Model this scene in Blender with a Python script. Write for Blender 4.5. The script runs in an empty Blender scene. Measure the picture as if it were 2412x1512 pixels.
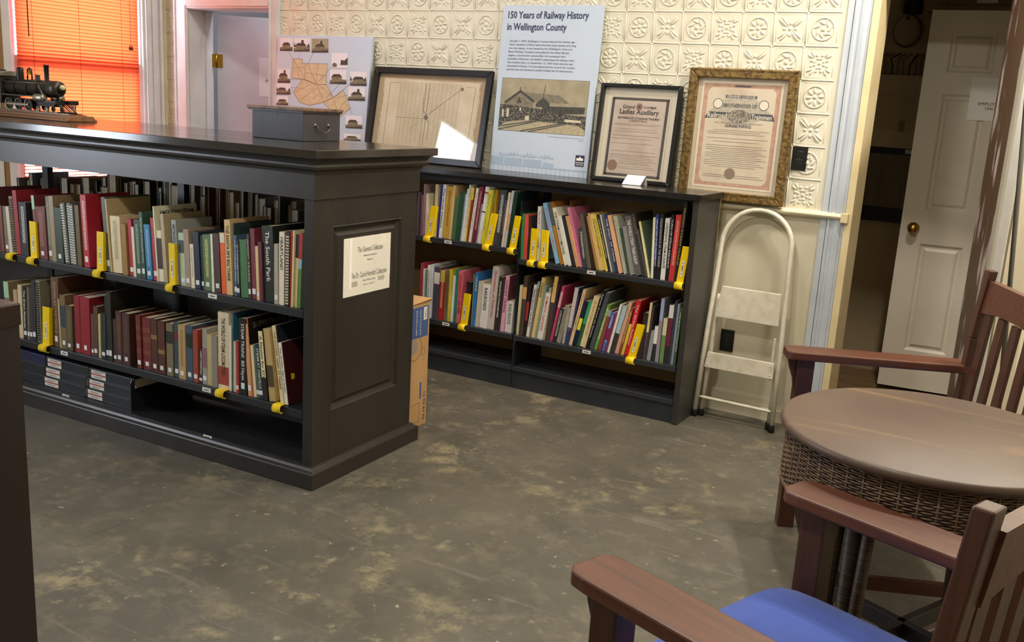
import bpy, bmesh, math, random
from mathutils import Matrix, Vector
random.seed(7)
S = bpy.context.scene
COL = S.collection
PI = math.pi

# ---------------------------------------------------------------- camera
cam_d = bpy.data.cameras.new('camera')
cam = bpy.data.objects.new('camera', cam_d)
COL.objects.link(cam)
cam_d.sensor_fit = 'HORIZONTAL'
cam_d.sensor_width = 36.0
cam_d.lens = 36.0 * 2233.44 / 2412.0
cam_d.clip_start = 0.05
YAW, PITCH, ROLL = 0.514, -0.2233, 0.0595
fwd = Vector((-math.sin(YAW) * math.cos(PITCH), math.cos(YAW) * math.cos(PITCH), math.sin(PITCH)))
rgt = Vector((math.cos(YAW), math.sin(YAW), 0))
upv = rgt.cross(fwd)
r2 = math.cos(ROLL) * rgt + math.sin(ROLL) * upv
u2 = -math.sin(ROLL) * rgt + math.cos(ROLL) * upv
M = Matrix.Identity(4)
for i in range(3):
    M[i][0] = r2[i]; M[i][1] = u2[i]; M[i][2] = -fwd[i]
M[0][3], M[1][3], M[2][3] = 4.1965, -4.6504, 1.4777
cam.matrix_world = M
S.camera = cam

# ---------------------------------------------------------------- daylight, lamps, staff door fill, exposure
W = bpy.data.worlds.new('world'); S.world = W; W.use_nodes = True
W.node_tree.nodes['Background'].inputs[0].default_value = (0.80, 0.88, 1.0, 1)
W.node_tree.nodes['Background'].inputs[1].default_value = 20.0
S.view_settings.view_transform = 'Standard'
S.view_settings.look = 'None'
S.view_settings.exposure = 0.12
S.view_settings.gamma = 1.0
S.view_settings.use_curve_mapping = False

def lamp(name, kind, loc, energy, color, size=0.3, aim=None, spot=None, sizey=None):
    d = bpy.data.lights.new(name, kind); d.energy = energy; d.color = color
    if kind == 'AREA':
        d.size = size
        if sizey: d.shape = 'RECTANGLE'; d.size_y = sizey
    else:
        d.shadow_soft_size = size
    if kind == 'SPOT': d.spot_size = math.radians(spot); d.spot_blend = 0.6
    o = bpy.data.objects.new(name, d); COL.objects.link(o); o.location = loc
    if aim is not None:
        v = Vector(aim) - Vector(loc)
        o.rotation_euler = v.to_track_quat('-Z', 'Y').to_euler()
    return o
WARM = (1.0, 0.91, 0.78)
CEIL = 3.2
lamp('ceiling_lamp', 'AREA', (2.45, -0.95, CEIL - 0.06), 9, WARM, 0.16, (2.45, -0.95, 0))
lamp('ceiling_lamp', 'AREA', (2.75, -2.0, CEIL - 0.06), 30, WARM, 0.2, (2.75, -2.0, 0))
lamp('ceiling_lamp', 'AREA', (3.2, -3.7, CEIL - 0.06), 44, WARM, 0.25, (3.2, -3.7, 0))
lamp('ceiling_lamp', 'AREA', (3.8, -0.75, CEIL - 0.06), 36, WARM, 0.16, (3.8, -0.75, 0))
lamp('ceiling_lamp', 'AREA', (0.6, -1.1, CEIL - 0.06), 20, (1.0, 0.92, 0.84), 0.16, (0.6, -1.1, 0))
lamp('ceiling_lamp', 'AREA', (4.7, -0.8, CEIL - 0.06), 60, WARM, 0.16, (4.7, -0.8, 0))
lamp('staff_door_fill', 'AREA', (-0.22, 0.36, 2.62), 9, (0.9, 0.93, 1.0), 0.2, (-0.22, 0.36, 0))  # added fill above the door head, brightens the daylit staff door leaf
for (yy, hh) in ((-0.66, 1.65), (-3.9, 1.65)):
    p = lamp('window_portal', 'AREA', (-1.52, yy, hh), 1, (1, 1, 1), 0.95, (3, yy, hh), sizey=1.6)
    p.data.cycles.is_portal = True

# ---------------------------------------------------------------- helpers
def lin(h):
    if not isinstance(h, str): return tuple(h)
    c = [int(h[i:i + 2], 16) / 255 for i in (0, 2, 4)]
    return tuple(x / 12.92 if x <= 0.04045 else ((x + 0.055) / 1.055) ** 2.4 for x in c)
def gain(h, g, cap=0.85):
    return tuple(min(cap, x * g) for x in lin(h))
_mats = {}
def mat(name, col, rough=0.5, metal=0.0, col2=None, nscale=8.0, stretch=(1, 1, 1), lo=0.35, hi=0.65, bump=0.0, bscale=None, spec=0.5, coat=0.0, trans=None, rough2=None, detail=4):
    if name in _mats: return _mats[name]
    m = bpy.data.materials.new(name); m.use_nodes = True
    nt = m.node_tree; b = nt.nodes['Principled BSDF']
    c = lin(col) + (1,)
    b.inputs['Base Color'].default_value = c
    b.inputs['Roughness'].default_value = rough
    b.inputs['Metallic'].default_value = metal
    b.inputs['Specular IOR Level'].default_value = spec
    b.inputs['Coat Weight'].default_value = coat
    if col2 is not None or bump:
        tc = nt.nodes.new('ShaderNodeTexCoord'); mp = nt.nodes.new('ShaderNodeMapping')
        mp.inputs['Scale'].default_value = stretch
        nt.links.new(tc.outputs['Object'], mp.inputs[0])
        n = nt.nodes.new('ShaderNodeTexNoise'); n.inputs['Scale'].default_value = nscale; n.inputs['Detail'].default_value = detail
        nt.links.new(mp.outputs[0], n.inputs['Vector'])
        if col2 is not None:
            r = nt.nodes.new('ShaderNodeValToRGB')
            r.color_ramp.elements[0].position = lo; r.color_ramp.elements[1].position = hi
            r.color_ramp.elements[0].color = c; r.color_ramp.elements[1].color = lin(col2) + (1,)
            nt.links.new(n.outputs['Fac'], r.inputs[0]); nt.links.new(r.outputs[0], b.inputs['Base Color'])
        if rough2 is not None:
            mr = nt.nodes.new('ShaderNodeMapRange'); mr.inputs['To Min'].default_value = rough; mr.inputs['To Max'].default_value = rough2
            mr.inputs['From Min'].default_value = 0.3; mr.inputs['From Max'].default_value = 0.7
            nt.links.new(n.outputs['Fac'], mr.inputs['Value']); nt.links.new(mr.outputs[0], b.inputs['Roughness'])
        if bump:
            bn = nt.nodes.new('ShaderNodeBump'); bn.inputs['Strength'].default_value = bump; bn.inputs['Distance'].default_value = 0.004
            if bscale:
                n2 = nt.nodes.new('ShaderNodeTexNoise'); n2.inputs['Scale'].default_value = bscale
                nt.links.new(mp.outputs[0], n2.inputs['Vector']); nt.links.new(n2.outputs['Fac'], bn.inputs['Height'])
            else:
                nt.links.new(n.outputs['Fac'], bn.inputs['Height'])
            nt.links.new(bn.outputs[0], b.inputs['Normal'])
    _mats[name] = m
    return m

class MB:
    def __init__(s): s.v = []; s.f = []; s.m = []; s.mi = 0; s.sm = []
    def add(s, vs, fs, smooth=False):
        o = len(s.v); s.v += [tuple(v) for v in vs]
        for f in fs: s.f.append(tuple(i + o for i in f)); s.m.append(s.mi); s.sm.append(smooth)
        return s
    def box(s, x0, x1, y0, y1, z0, z1):
        return s.add([(x0, y0, z0), (x1, y0, z0), (x1, y1, z0), (x0, y1, z0), (x0, y0, z1), (x1, y0, z1), (x1, y1, z1), (x0, y1, z1)],
                     [(0, 3, 2, 1), (4, 5, 6, 7), (0, 1, 5, 4), (1, 2, 6, 5), (2, 3, 7, 6), (3, 0, 4, 7)])
    def hexa(s, b, t):   # bottom 4 points, top 4 points (counter-clockwise seen from above)
        return s.add(list(b) + list(t), [(0, 3, 2, 1), (4, 5, 6, 7), (0, 1, 5, 4), (1, 2, 6, 5), (2, 3, 7, 6), (3, 0, 4, 7)])
    def prism(s, poly, axis, a0, a1):   # poly: ccw 2d list, extruded along axis
        n = len(poly)
        def P(p, a):
            return {'x': (a, p[0], p[1]), 'y': (p[0], a, p[1]), 'z': (p[0], p[1], a)}[axis]
        vs = [P(p, a0) for p in poly] + [P(p, a1) for p in poly]
        fs = [tuple(range(n - 1, -1, -1)), tuple(range(n, 2 * n))] + [(i, (i + 1) % n, n + (i + 1) % n, n + i) for i in range(n)]
        return s.add(vs, fs)
    def tube(s, pts, r, n=10, closed=False, smooth=True, cap=True):
        pts = [Vector(p) for p in pts]; k = len(pts); rs = r if isinstance(r, (list, tuple)) else [r] * k
        rings = []; up = None
        for i, p in enumerate(pts):
            if closed: t = pts[(i + 1) % k] - pts[i - 1]
            else: t = pts[min(i + 1, k - 1)] - pts[max(i - 1, 0)]
            t.normalize()
            if up is None:
                up = Vector((0, 0, 1)) if abs(t.z) < 0.9 else Vector((1, 0, 0))
            a = t.cross(up).normalized(); b = a.cross(t).normalized(); up = b
            rings.append([p + rs[i] * (math.cos(2 * PI * j / n) * a + math.sin(2 * PI * j / n) * b) for j in range(n)])
        vs = [q for ring in rings for q in ring]; fs = []
        for i in range(k if closed else k - 1):
            i2 = (i + 1) % k
            for j in range(n): fs.append((i * n + j, i2 * n + j, i2 * n + (j + 1) % n, i * n + (j + 1) % n))
        if cap and not closed:
            fs.append(tuple(range(n))); fs.append(tuple(range(k * n - 1, (k - 1) * n - 1, -1)))
        return s.add(vs, fs, smooth)
    def lathe(s, prof, c=(0, 0, 0), axis='z', n=24, smooth=True, a0=0, a1=2 * PI):
        # prof list of (r, h)
        full = abs(a1 - a0 - 2 * PI) < 1e-6; m = n if full else n + 1
        vs = []
        for (r, h) in prof:
            for j in range(m):
                a = a0 + (a1 - a0) * j / n; x, y = r * math.cos(a), r * math.sin(a)
                p = {'z': (x, y, h), 'x': (h, x, y), 'y': (y, h, x)}[axis]
                vs.append((p[0] + c[0], p[1] + c[1], p[2] + c[2]))
        fs = []
        for i in range(len(prof) - 1):
            for j in range(n):
                j2 = (j + 1) % m
                fs.append((i * m + j, i * m + j2, (i + 1) * m + j2, (i + 1) * m + j))
        return s.add(vs, fs, smooth)
    def disc(s, c, r, axis='z', n=24, flip=False):
        vs = []
        for j in range(n):
            a = 2 * PI * j / n; x, y = r * math.cos(a), r * math.sin(a)
            p = {'z': (x, y, 0), 'x': (0, x, y), 'y': (y, 0, x)}[axis]
            vs.append((p[0] + c[0], p[1] + c[1], p[2] + c[2]))
        return s.add(vs, [tuple(range(n)) if not flip else tuple(range(n - 1, -1, -1))])
    def quad(s, a, b, c, d): return s.add([a, b, c, d], [(0, 1, 2, 3)])
    def mesh(s, name, mats):
        me = bpy.data.meshes.new(name); me.from_pydata(s.v, [], s.f); me.update()
        if not isinstance(mats, (list, tuple)): mats = [mats]
        for m in mats: me.materials.append(m)
        me.polygons.foreach_set('material_index', s.m); me.polygons.foreach_set('use_smooth', s.sm)
        return me
    def build(s, name, mats, parent=None, bevel=0, loc=None, fix=True):
        me = s.mesh(name, mats)
        if fix:
            bm = bmesh.new(); bm.from_mesh(me); bmesh.ops.recalc_face_normals(bm, faces=bm.faces); bm.to_mesh(me); bm.free()
        return link(name, me, parent, bevel, loc)
def link(name, me, parent=None, bevel=0, loc=None):
    o = bpy.data.objects.new(name, me); COL.objects.link(o)
    if parent is not None: o.parent = parent
    if loc is not None: o.location = loc
    if bevel:
        md = o.modifiers.new('bevel', 'BEVEL'); md.width = bevel; md.segments = 2; md.limit_method = 'ANGLE'; md.angle_limit = math.radians(40)
    return o
def tag(o, label, cat, group=None):
    o['label'] = label; o['category'] = cat
    if group: o['group'] = group
    return o
def thing(name, label, cat, loc=(0, 0, 0), rz=0, group=None):
    o = bpy.data.objects.new(name, None); COL.objects.link(o); o.location = loc; o.rotation_euler = (0, 0, rz)
    o.empty_display_size = 0.05
    return tag(o, label, cat, group)
def struct(o): o['kind'] = 'structure'; return o
def box(name, m, parent, x0, x1, y0, y1, z0, z1, bevel=0):
    return MB().box(x0, x1, y0, y1, z0, z1).build(name, m, parent, bevel, fix=False)
def orient(o, origin, right, up):
    r = Vector(right).normalized(); u = Vector(up).normalized(); n = r.cross(u)
    Mx = Matrix.Identity(4)
    for i in range(3): Mx[i][0] = r[i]; Mx[i][1] = u[i]; Mx[i][2] = n[i]; Mx[i][3] = origin[i]
    o.matrix_local = Mx
    return o
_txt = {}
def text_mesh(s, m, width=None, height=None, align='CENTER', bold=0.0):
    key = (s, m.name, width, height, align, bold)
    if key in _txt: return _txt[key]
    cu = bpy.data.curves.new('lettering', 'FONT'); cu.body = s; cu.size = 1.0; cu.resolution_u = 2; cu.fill_mode = 'FRONT'
    cu.offset = bold
    ob = bpy.data.objects.new('lettering_curve', cu)
    me = bpy.data.meshes.new_from_object(ob); bpy.data.objects.remove(ob); bpy.data.curves.remove(cu)
    xs = [v.co.x for v in me.vertices]; ys = [v.co.y for v in me.vertices]
    x0, x1, y0, y1 = min(xs), max(xs), min(ys), max(ys)
    h = height if height else 1.0
    sy = h / (y1 - y0); sx = (width / (x1 - x0)) if width else sy
    cx = {'CENTER': (x0 + x1) / 2, 'LEFT': x0, 'RIGHT': x1}[align]
    for v in me.vertices: v.co = ((v.co.x - cx) * sx, (v.co.y - (y0 + y1) / 2) * sy, 0)
    me.name = 'lettering'; me.materials.clear(); me.materials.append(m); me.update()
    _txt[key] = me
    return me
def text(s, m, parent, origin, right, up, width=None, height=None, align='CENTER', bold=0.0, name='lettering'):
    o = link(name, text_mesh(s, m, width, height, align, bold), parent)
    return orient(o, origin, right, up)

# ---------------------------------------------------------------- materials
CREAM = mat('cream_paint', 'ded6b6', 0.42, col2='d2c8a4', nscale=3, lo=0.3, hi=0.8)
TIN = mat('painted_tin', 'dcd8c6', 0.36, col2='d4cdb6', nscale=5, lo=0.3, hi=0.8, bump=0.05, bscale=40)
WALLPLAIN = mat('plain_cream_wall', 'd2ccb6', 0.55, col2='cac2a8', nscale=2, lo=0.3, hi=0.8)
WHITE = mat('white_gloss_paint', 'dcdcdc', 0.35, col2='cfcfd0', nscale=6)
BLUEGREY = mat('pale_blue_trim_paint', 'c3cbd4', 0.4, col2='b6bfc8', nscale=4)
CREAMTRIM = mat('cream_trim_paint', 'e3d3a8', 0.45, col2='d8c698', nscale=6)
RAIL = mat('ivory_rail_paint', 'e6dec6', 0.4, col2='dcd2b4', nscale=7)
WOODTAN = mat('tan_wood', '9a7a4e', 0.5, col2='87683f', nscale=10, stretch=(1, 1, 0.1))
def floor_mat():
    m = bpy.data.materials.new('worn_concrete'); m.use_nodes = True; nt = m.node_tree; b = nt.nodes['Principled BSDF']
    tc = nt.nodes.new('ShaderNodeTexCoord')
    def noise(scale, detail=6, rough=0.6, st=(1, 1, 1), rot=0):
        mp = nt.nodes.new('ShaderNodeMapping'); mp.inputs['Scale'].default_value = st; mp.inputs['Rotation'].default_value = (0, 0, rot)
        nt.links.new(tc.outputs['Object'], mp.inputs[0])
        n = nt.nodes.new('ShaderNodeTexNoise'); n.inputs['Scale'].default_value = scale; n.inputs['Detail'].default_value = detail; n.inputs['Roughness'].default_value = rough
        nt.links.new(mp.outputs[0], n.inputs['Vector']); return n.outputs['Fac']
    def ramp(f, p0, p1):
        r = nt.nodes.new('ShaderNodeMapRange'); r.inputs['From Min'].default_value = p0; r.inputs['From Max'].default_value = p1; r.clamp = True
        nt.links.new(f, r.inputs['Value']); return r.outputs[0]
    def mixc(f, a, bcol):
        x = nt.nodes.new('ShaderNodeMix'); x.data_type = 'RGBA'
        nt.links.new(f, x.inputs[0])
        if isinstance(a, str): x.inputs[6].default_value = lin(a) + (1,)
        else: nt.links.new(a, x.inputs[6])
        x.inputs[7].default_value = lin(bcol) + (1,)
        return x.outputs[2]
    def mul(a, c):
        x = nt.nodes.new('ShaderNodeMath'); x.operation = 'MULTIPLY'; nt.links.new(a, x.inputs[0])
        if isinstance(c, float): x.inputs[1].default_value = c
        else: nt.links.new(c, x.inputs[1])
        return x.outputs[0]
    base = mixc(ramp(noise(2.2), 0.35, 0.65), '4b4840', '59554a')
    base = mixc(mul(ramp(noise(9, 8, 0.7), 0.5, 0.62), 0.45), base, '6a6558')
    base = mixc(mul(mul(ramp(noise(5.5, 8, 0.72), 0.52, 0.64), ramp(noise(1.3), 0.45, 0.6)), 0.75), base, '8f8668')
    base = mixc(mul(ramp(noise(14, 6, 0.6), 0.62, 0.72), 0.55), base, '9a9078')
    base = mixc(mul(ramp(noise(7, 5, 0.6, (0.25, 3, 1), 0.6), 0.6, 0.72), 0.4), base, '7d786c')
    base = mixc(mul(ramp(noise(6, 5, 0.6, (3, 0.2, 1), -0.3), 0.63, 0.72), 0.3), base, '37342d')
    base = mixc(mul(ramp(noise(30, 3, 0.5), 0.70, 0.74), 0.5), base, 'b0a890')
    nt.links.new(base, b.inputs['Base Color'])
    rr = nt.nodes.new('ShaderNodeMapRange'); rr.inputs['To Min'].default_value = 0.34; rr.inputs['To Max'].default_value = 0.6
    nt.links.new(noise(4, 6), rr.inputs['Value']); nt.links.new(rr.outputs[0], b.inputs['Roughness'])
    bn = nt.nodes.new('ShaderNodeBump'); bn.inputs['Strength'].default_value = 0.12; bn.inputs['Distance'].default_value = 0.004
    nt.links.new(noise(22, 8, 0.7), bn.inputs['Height']); nt.links.new(bn.outputs[0], b.inputs['Normal'])
    return m
FLOOR = floor_mat()
EBONY = mat('dark_stained_wood', '2e2a25', 0.38, col2='26221e', nscale=7, stretch=(1, 1, 0.15), lo=0.3, hi=0.7)
EBONYTOP = mat('dark_stained_top', '2c2824', 0.09, col2='332e29', nscale=4, stretch=(0.3, 2, 1), rough2=0.17)
STEEL = mat('charcoal_steel', '31353b', 0.36, spec=0.5)
STEELD = mat('black_steel', '1f2124', 0.42)
PAGES = mat('book_pages', 'd8cdb2', 0.8, col2='c4b797', nscale=60, stretch=(1, 0.05, 0.05))
PAPER = mat('white_paper', 'e4e0d4', 0.7)
PAPERW = mat('bright_white_paper', 'f2f1ee', 0.6)
INK = mat('black_ink', '161616', 0.7)
INKG = mat('grey_ink', '55555a', 0.7)
YEL = mat('yellow_plastic', 'f2cf0c', 0.35)
BLACKM = mat('matt_black', '121212', 0.45)
BLACKP = mat('black_plastic', '141414', 0.35)
BRASS = mat('brass', 'b08a3a', 0.25, metal=1.0)
IRON = mat('pewter_metal', '6a665c', 0.4, metal=0.9)
def glass_mat(name='clear_glass', tint=(1, 1, 1), refl=0.08):
    m = bpy.data.materials.new(name); m.use_nodes = True; nt = m.node_tree
    out = nt.nodes['Material Output']; nt.nodes.remove(nt.nodes['Principled BSDF'])
    t = nt.nodes.new('ShaderNodeBsdfTransparent'); t.inputs[0].default_value = tint + (1,)
    g = nt.nodes.new('ShaderNodeBsdfGlossy'); g.inputs['Roughness'].default_value = 0.02
    lw = nt.nodes.new('ShaderNodeLayerWeight'); pw_ = nt.nodes.new('ShaderNodeMath'); pw_.operation = 'POWER'; pw_.inputs[1].default_value = 5.0
    lw.inputs[0].default_value = 0.5; nt.links.new(lw.outputs['Facing'], pw_.inputs[0])
    fr = nt.nodes.new('ShaderNodeMapRange'); fr.inputs['To Min'].default_value = 0.025; fr.inputs['To Max'].default_value = 0.8; nt.links.new(pw_.outputs[0], fr.inputs['Value'])
    x = nt.nodes.new('ShaderNodeMixShader')
    nt.links.new(fr.outputs[0], x.inputs[0]); nt.links.new(t.outputs[0], x.inputs[1]); nt.links.new(g.outputs[0], x.inputs[2])
    nt.links.new(x.outputs[0], out.inputs[0])
    return m
GLASS = glass_mat()

# ================================================================ SETTING
T = 0.1524
TZ = 1.9776
XL, XR, YF, YB = -1.30, 5.6, -6.6, 0.0
struct(box('floor', FLOOR, None, XL - 0.3, XR, YF, 2.0, -0.1, 0.0))
struct(box('ceiling', mat('ceiling_paint', 'd8d4c6', 0.8), None, XL - 0.3, XR, YF, 0.2, CEIL, CEIL + 0.1))
struct(box('wall_right', WALLPLAIN, None, XR, XR + 0.1, YF, 0.2, 0, CEIL))
struct(box('wall_front', WALLPLAIN, None, XL - 0.3, XR, YF - 0.1, YF, 0, CEIL))
# back wall with two openings
OA0, OA1, OAZ = -1.06, -0.315, 1.985        # staff door opening
OB0, OB1, OBZ = 3.365, 3.90, 2.18           # closet opening
b = MB()
b.box(XL - 0.2, OA0, 0.0035, 0.2, 0, CEIL); b.box(OA1, OB0, 0.0035, 0.2, 0, CEIL); b.box(OB1, XR, 0.0035, 0.2, 0, CEIL)
b.box(OA0, OA1, 0.0035, 0.2, OAZ, CEIL); b.box(OB0, OB1, 0.0035, 0.2, OBZ, CEIL)
wall_back = struct(b.build('wall_back', WALLPLAIN))

# pressed tin tiles, four embossed patterns
def dome(mb, cx, cz, rx, rz, ang, h, n=10, k=3):
    vs = []; ca, sa = math.cos(ang), math.sin(ang)
    for i in range(k):
        f = math.cos(i / k * PI / 2); y = -h * math.sin(i / k * PI / 2)
        for j in range(n):
            a = 2 * PI * j / n; x, z = rx * f * math.cos(a), rz * f * math.sin(a)
            vs.append((cx + x * ca - z * sa, y, cz + x * sa + z * ca))
    vs.append((cx, -h, cz)); fs = []
    for i in range(k - 1):
        for j in range(n): fs.append((i * n + j, i * n + (j + 1) % n, (i + 1) * n + (j + 1) % n, (i + 1) * n + j))
    for j in range(n): fs.append(((k - 1) * n + j, (k - 1) * n + (j + 1) % n, k * n))
    mb.add(vs, fs, True)
def ring(mb, cx, cz, R, r, n=28):
    mb.tube([(cx + R * math.cos(2 * PI * j / n), -r * 0.2, cz + R * math.sin(2 * PI * j / n)) for j in range(n)], r, 6, True)
def tin_tile(kind, x0=0.0, x1=T):
    mb = MB(); mb.box(x0, x1, 0.0, 0.0034, 0, T)
    c = T / 2
    mb.tube([(x0, -0.0005, 0), (x1, -0.0005, 0)], 0.0032, 6); mb.tube([(x0, -0.0005, 0), (x0, -0.0005, T)], 0.0032, 6)
    if x0 == 0.0: ring(mb, 0, 0, 0.0068, 0.003, 12); dome(mb, 0, 0, 0.004, 0.004, 0, 0.003, 8, 2)
    for (a, d) in ((0.012, 1), (T - 0.012, -1)):       # small chamfer lines of the field
        mb.tube([(max(x0, 0.016), 0.0004, a), (min(x1, T - 0.016), 0.0004, a)], 0.0014, 4)
        if x0 == 0 and x1 == T: mb.tube([(a, 0.0004, 0.016), (a, 0.0004, T - 0.016)], 0.0014, 4)
    if x1 - x0 < T * 0.99: kind = kind + 10
    if kind % 10 == 0:
        if kind < 10: ring(mb, c, c, 0.049, 0.0036)
        for i in range(8):
            a = i * PI / 4 + 0.1
            px = c + 0.029 * math.cos(a)
            if x0 <= px - 0.01 and px + 0.01 <= x1: dome(mb, px, c + 0.029 * math.sin(a), 0.0155, 0.0075, a, 0.0055)
        dome(mb, c, c, 0.009, 0.009, 0, 0.006)
    elif kind % 10 == 1:
        for i in range(4):
            a = PI / 4 + i * PI / 2
            for s in (-1, 1):
                px = c + 0.043 * math.cos(a) + s * 0.006 * -math.sin(a); pz = c + 0.043 * math.sin(a) + s * 0.006 * math.cos(a)
                if x0 <= px - 0.02 and px + 0.02 <= x1: dome(mb, px, pz, 0.029, 0.0062, a + s * 0.09, 0.006)
            a2 = i * PI / 2
            px = c + 0.026 * math.cos(a2)
            if x0 <= px - 0.01 and px + 0.01 <= x1: dome(mb, px, c + 0.026 * math.sin(a2), 0.011, 0.009, a2, 0.004)
        dome(mb, c, c, 0.008, 0.008, 0, 0.006)
    elif kind % 10 == 2:
        if kind < 10: ring(mb, c, c, 0.05, 0.0034)
        for i in range(7):
            a = i * 2 * PI / 7
            px = c + 0.028 * math.cos(a)
            if x0 <= px - 0.012 and px + 0.012 <= x1: dome(mb, px, c + 0.028 * math.sin(a), 0.016, 0.0055, a + 0.95, 0.0055)
            px = c + 0.041 * math.cos(a + 0.3)
            if x0 <= px - 0.01 and px + 0.01 <= x1: dome(mb, px, c + 0.041 * math.sin(a + 0.3), 0.005, 0.004, a, 0.003, 8, 2)
        dome(mb, c, c, 0.011, 0.011, 0, 0.006)
    else:
        for i in range(4):
            a = PI / 4 + i * PI / 2
            for s in (-1, 1):
                px = c + 0.052 * math.cos(a + s * 0.14); pz = c + 0.052 * math.sin(a + s * 0.14)
                if x0 <= px - 0.012 and px + 0.012 <= x1: dome(mb, px, pz, 0.0165, 0.0055, a + s * 0.3, 0.005)
            a2 = i * PI / 2
            for (rr, q) in ((0.038, 0.007), (0.022, 0.006)):
                for s in (-1, 1):
                    px = c + rr * math.cos(a2 + s * 0.33); pz = c + rr * math.sin(a2 + s * 0.33)
                    if x0 <= px - 0.008 and px + 0.008 <= x1: dome(mb, px, pz, q * 1.3, q, a2 + s, 0.004, 8, 2)
        dome(mb, c, c, 0.007, 0.007, 0, 0.005)
    me = mb.mesh('tin_tile', TIN)
    bm = bmesh.new(); bm.from_mesh(me); bmesh.ops.recalc_face_normals(bm, faces=bm.faces); bm.to_mesh(me); bm.free()
    return me
TILE = [tin_tile(k) for k in range(4)]
for j in range(-3, 6):
    z = TZ - (j + 1) * T
    for i in range(-1, 21):
        k = (i - 14 + j) % 4 if i >= 4 else (-i + j) % 4
        link('tin_tile', TILE[k], wall_back, 0, (i * T, 0, z))
NARR = [tin_tile(k, 0.062, T) for k in range(4)]
NARL = [tin_tile(k, 0.0, 0.086) for k in range(4)]
for j in range(-3, 6):
    z = TZ - (j + 1) * T
    link('tin_tile', NARL[(j + 1) % 4], wall_back, 0, (-1.277, 0, z))
    link('tin_tile', NARR[(j + 3) % 4], wall_back, 0, (-2 * T, 0, z))
box('tin_edge_strip', TIN, wall_back, 21 * T, 3.225, -0.001, 0.0034, 1.0632, CEIL - 0.2)
b = MB(); b.prism([(-0.0005, 1.038), (0.0034, 1.038), (0.0034, 1.082), (-0.0005, 1.082)], 'x', OA1 + 0.09, 3.34)
prof = [(0.0, 1.040)] + [(-0.034 * math.sin(PI * t / 8), 1.057 - 0.0175 * math.cos(PI * t / 8)) for t in range(1, 8)] + [(0.0, 1.0745)]
b.prism([(y, z) for (y, z) in prof], 'x', OA1 + 0.09, 3.335)
struct(b.build('trim_1', RAIL)); 
struct(box('trim_2', CREAMTRIM, None, 3.318, 3.352, -0.036, -0.0205, 1.03, 1.075, 0.003))
struct(box('baseboard_back', WALLPLAIN, None, -0.22, 3.225, -0.012, 0.0, 0.0, 0.06))

# casing of the closet opening
b = MB(); b.box(3.225, 3.252, -0.010, 0.0, 0.0, 2.3)
b.prism([(3.256, 0.0), (3.256, -0.016), (3.268, -0.018), (3.276, -0.011), (3.284, -0.011), (3.288, -0.017), (3.306, -0.0195), (3.318, -0.017), (3.322, -0.011), (3.332, -0.011), (3.335, -0.006), (3.335, 0.0)], 'z', 0.0, 2.3)
struct(b.build('trim_3', BLUEGREY))
b = MB(); b.box(3.335, 3.367, -0.020, 0.2, 0.0, OBZ); b.box(3.335, OB1 + 0.03, -0.02, 0.2, OBZ, OBZ + 0.12); b.box(OB1 - 0.002, OB1 + 0.03, -0.02, 0.2, 0, OBZ)
struct(b.build('trim_4', CREAMTRIM))
struct(box('trim_5', mat('worn_threshold', '6f5f4c', 0.6, col2='8b7657', nscale=14, stretch=(0.3, 3, 1)), None, OB0, OB1, 0.0, 0.30, 0.0, 0.022))
# closet behind
CLOSET = mat('closet_wall', 'b9a98a', 0.7, col2='ad9c7b', nscale=2)
b = MB(); b.box(2.8, 4.3, 1.37, 1.45, 0, 2.6); b.box(2.72, 2.8, 0.2, 1.45, 0, 2.6); b.box(4.28, 4.36, 0.2, 1.45, 0, 2.6); b.box(2.72, 4.36, 0.2, 1.45, 2.6, 2.7)
struct(b.build('wall_closet', CLOSET))

# staff door opening: casing, jamb lining
b = MB()
for (x0, x1, xs) in ((-1.185, -1.06, 1), (-0.315, -0.232, 1)):
    b.box(x0, x1, -0.018, 0.0, 0, OAZ + 0.11)
    b.box(x0 + 0.008, x0 + 0.022, -0.028, -0.018, 0, OAZ + 0.11)
    b.box(x1 - 0.02, x1 - 0.008, -0.024, -0.018, 0, OAZ + 0.02)
b.box(-1.06, -0.315, -0.018, 0.0, OAZ, OAZ + 0.11); b.box(-1.06, -0.315, -0.026, -0.018, OAZ + 0.012, OAZ + 0.03)
struct(b.build('trim_6', WHITE, None, 0.003))
b = MB(); b.box(OA0 - 0.012, OA0 + 0.004, 0.0, 0.21, 0, OAZ); b.box(OA1 - 0.004, OA1 + 0.012, 0.0, 0.21, 0, OAZ); b.box(OA0, OA1, 0.0, 0.21, OAZ - 0.004, OAZ + 0.012)
b.box(OA0 + 0.004, OA0 + 0.018, 0.135, 0.155, 0, OAZ)
struct(b.build('trim_7', WHITE))
BACKROOM = mat('back_room_paint', 'c9c7cf', 0.7)
b = MB(); b.box(-1.5, 0.6, 1.9, 2.0, 0, 2.7); b.box(-1.6, -1.5, 0.2, 2.0, 0, 2.7); b.box(0.6, 0.7, 0.2, 2.0, 0, 2.7); b.box(-1.6, 0.7, 0.2, 2.0, 2.7, 2.8)
struct(b.build('wall_staff_room', BACKROOM))
d1 = bpy.data.objects.new('door_1', None); COL.objects.link(d1); d1.location = (OA0 + 0.02, 0.215, 0); d1.rotation_euler = (0, 0, math.radians(32)); struct(d1)
DOORW = mat('lavender_white_door_paint', 'c6c5d0', 0.4, col2='bcbbc6', nscale=4)
box('door_leaf', DOORW, d1, 0.012, 0.735, 0, 0.04, 0.01, 1.965, 0.002)
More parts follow.
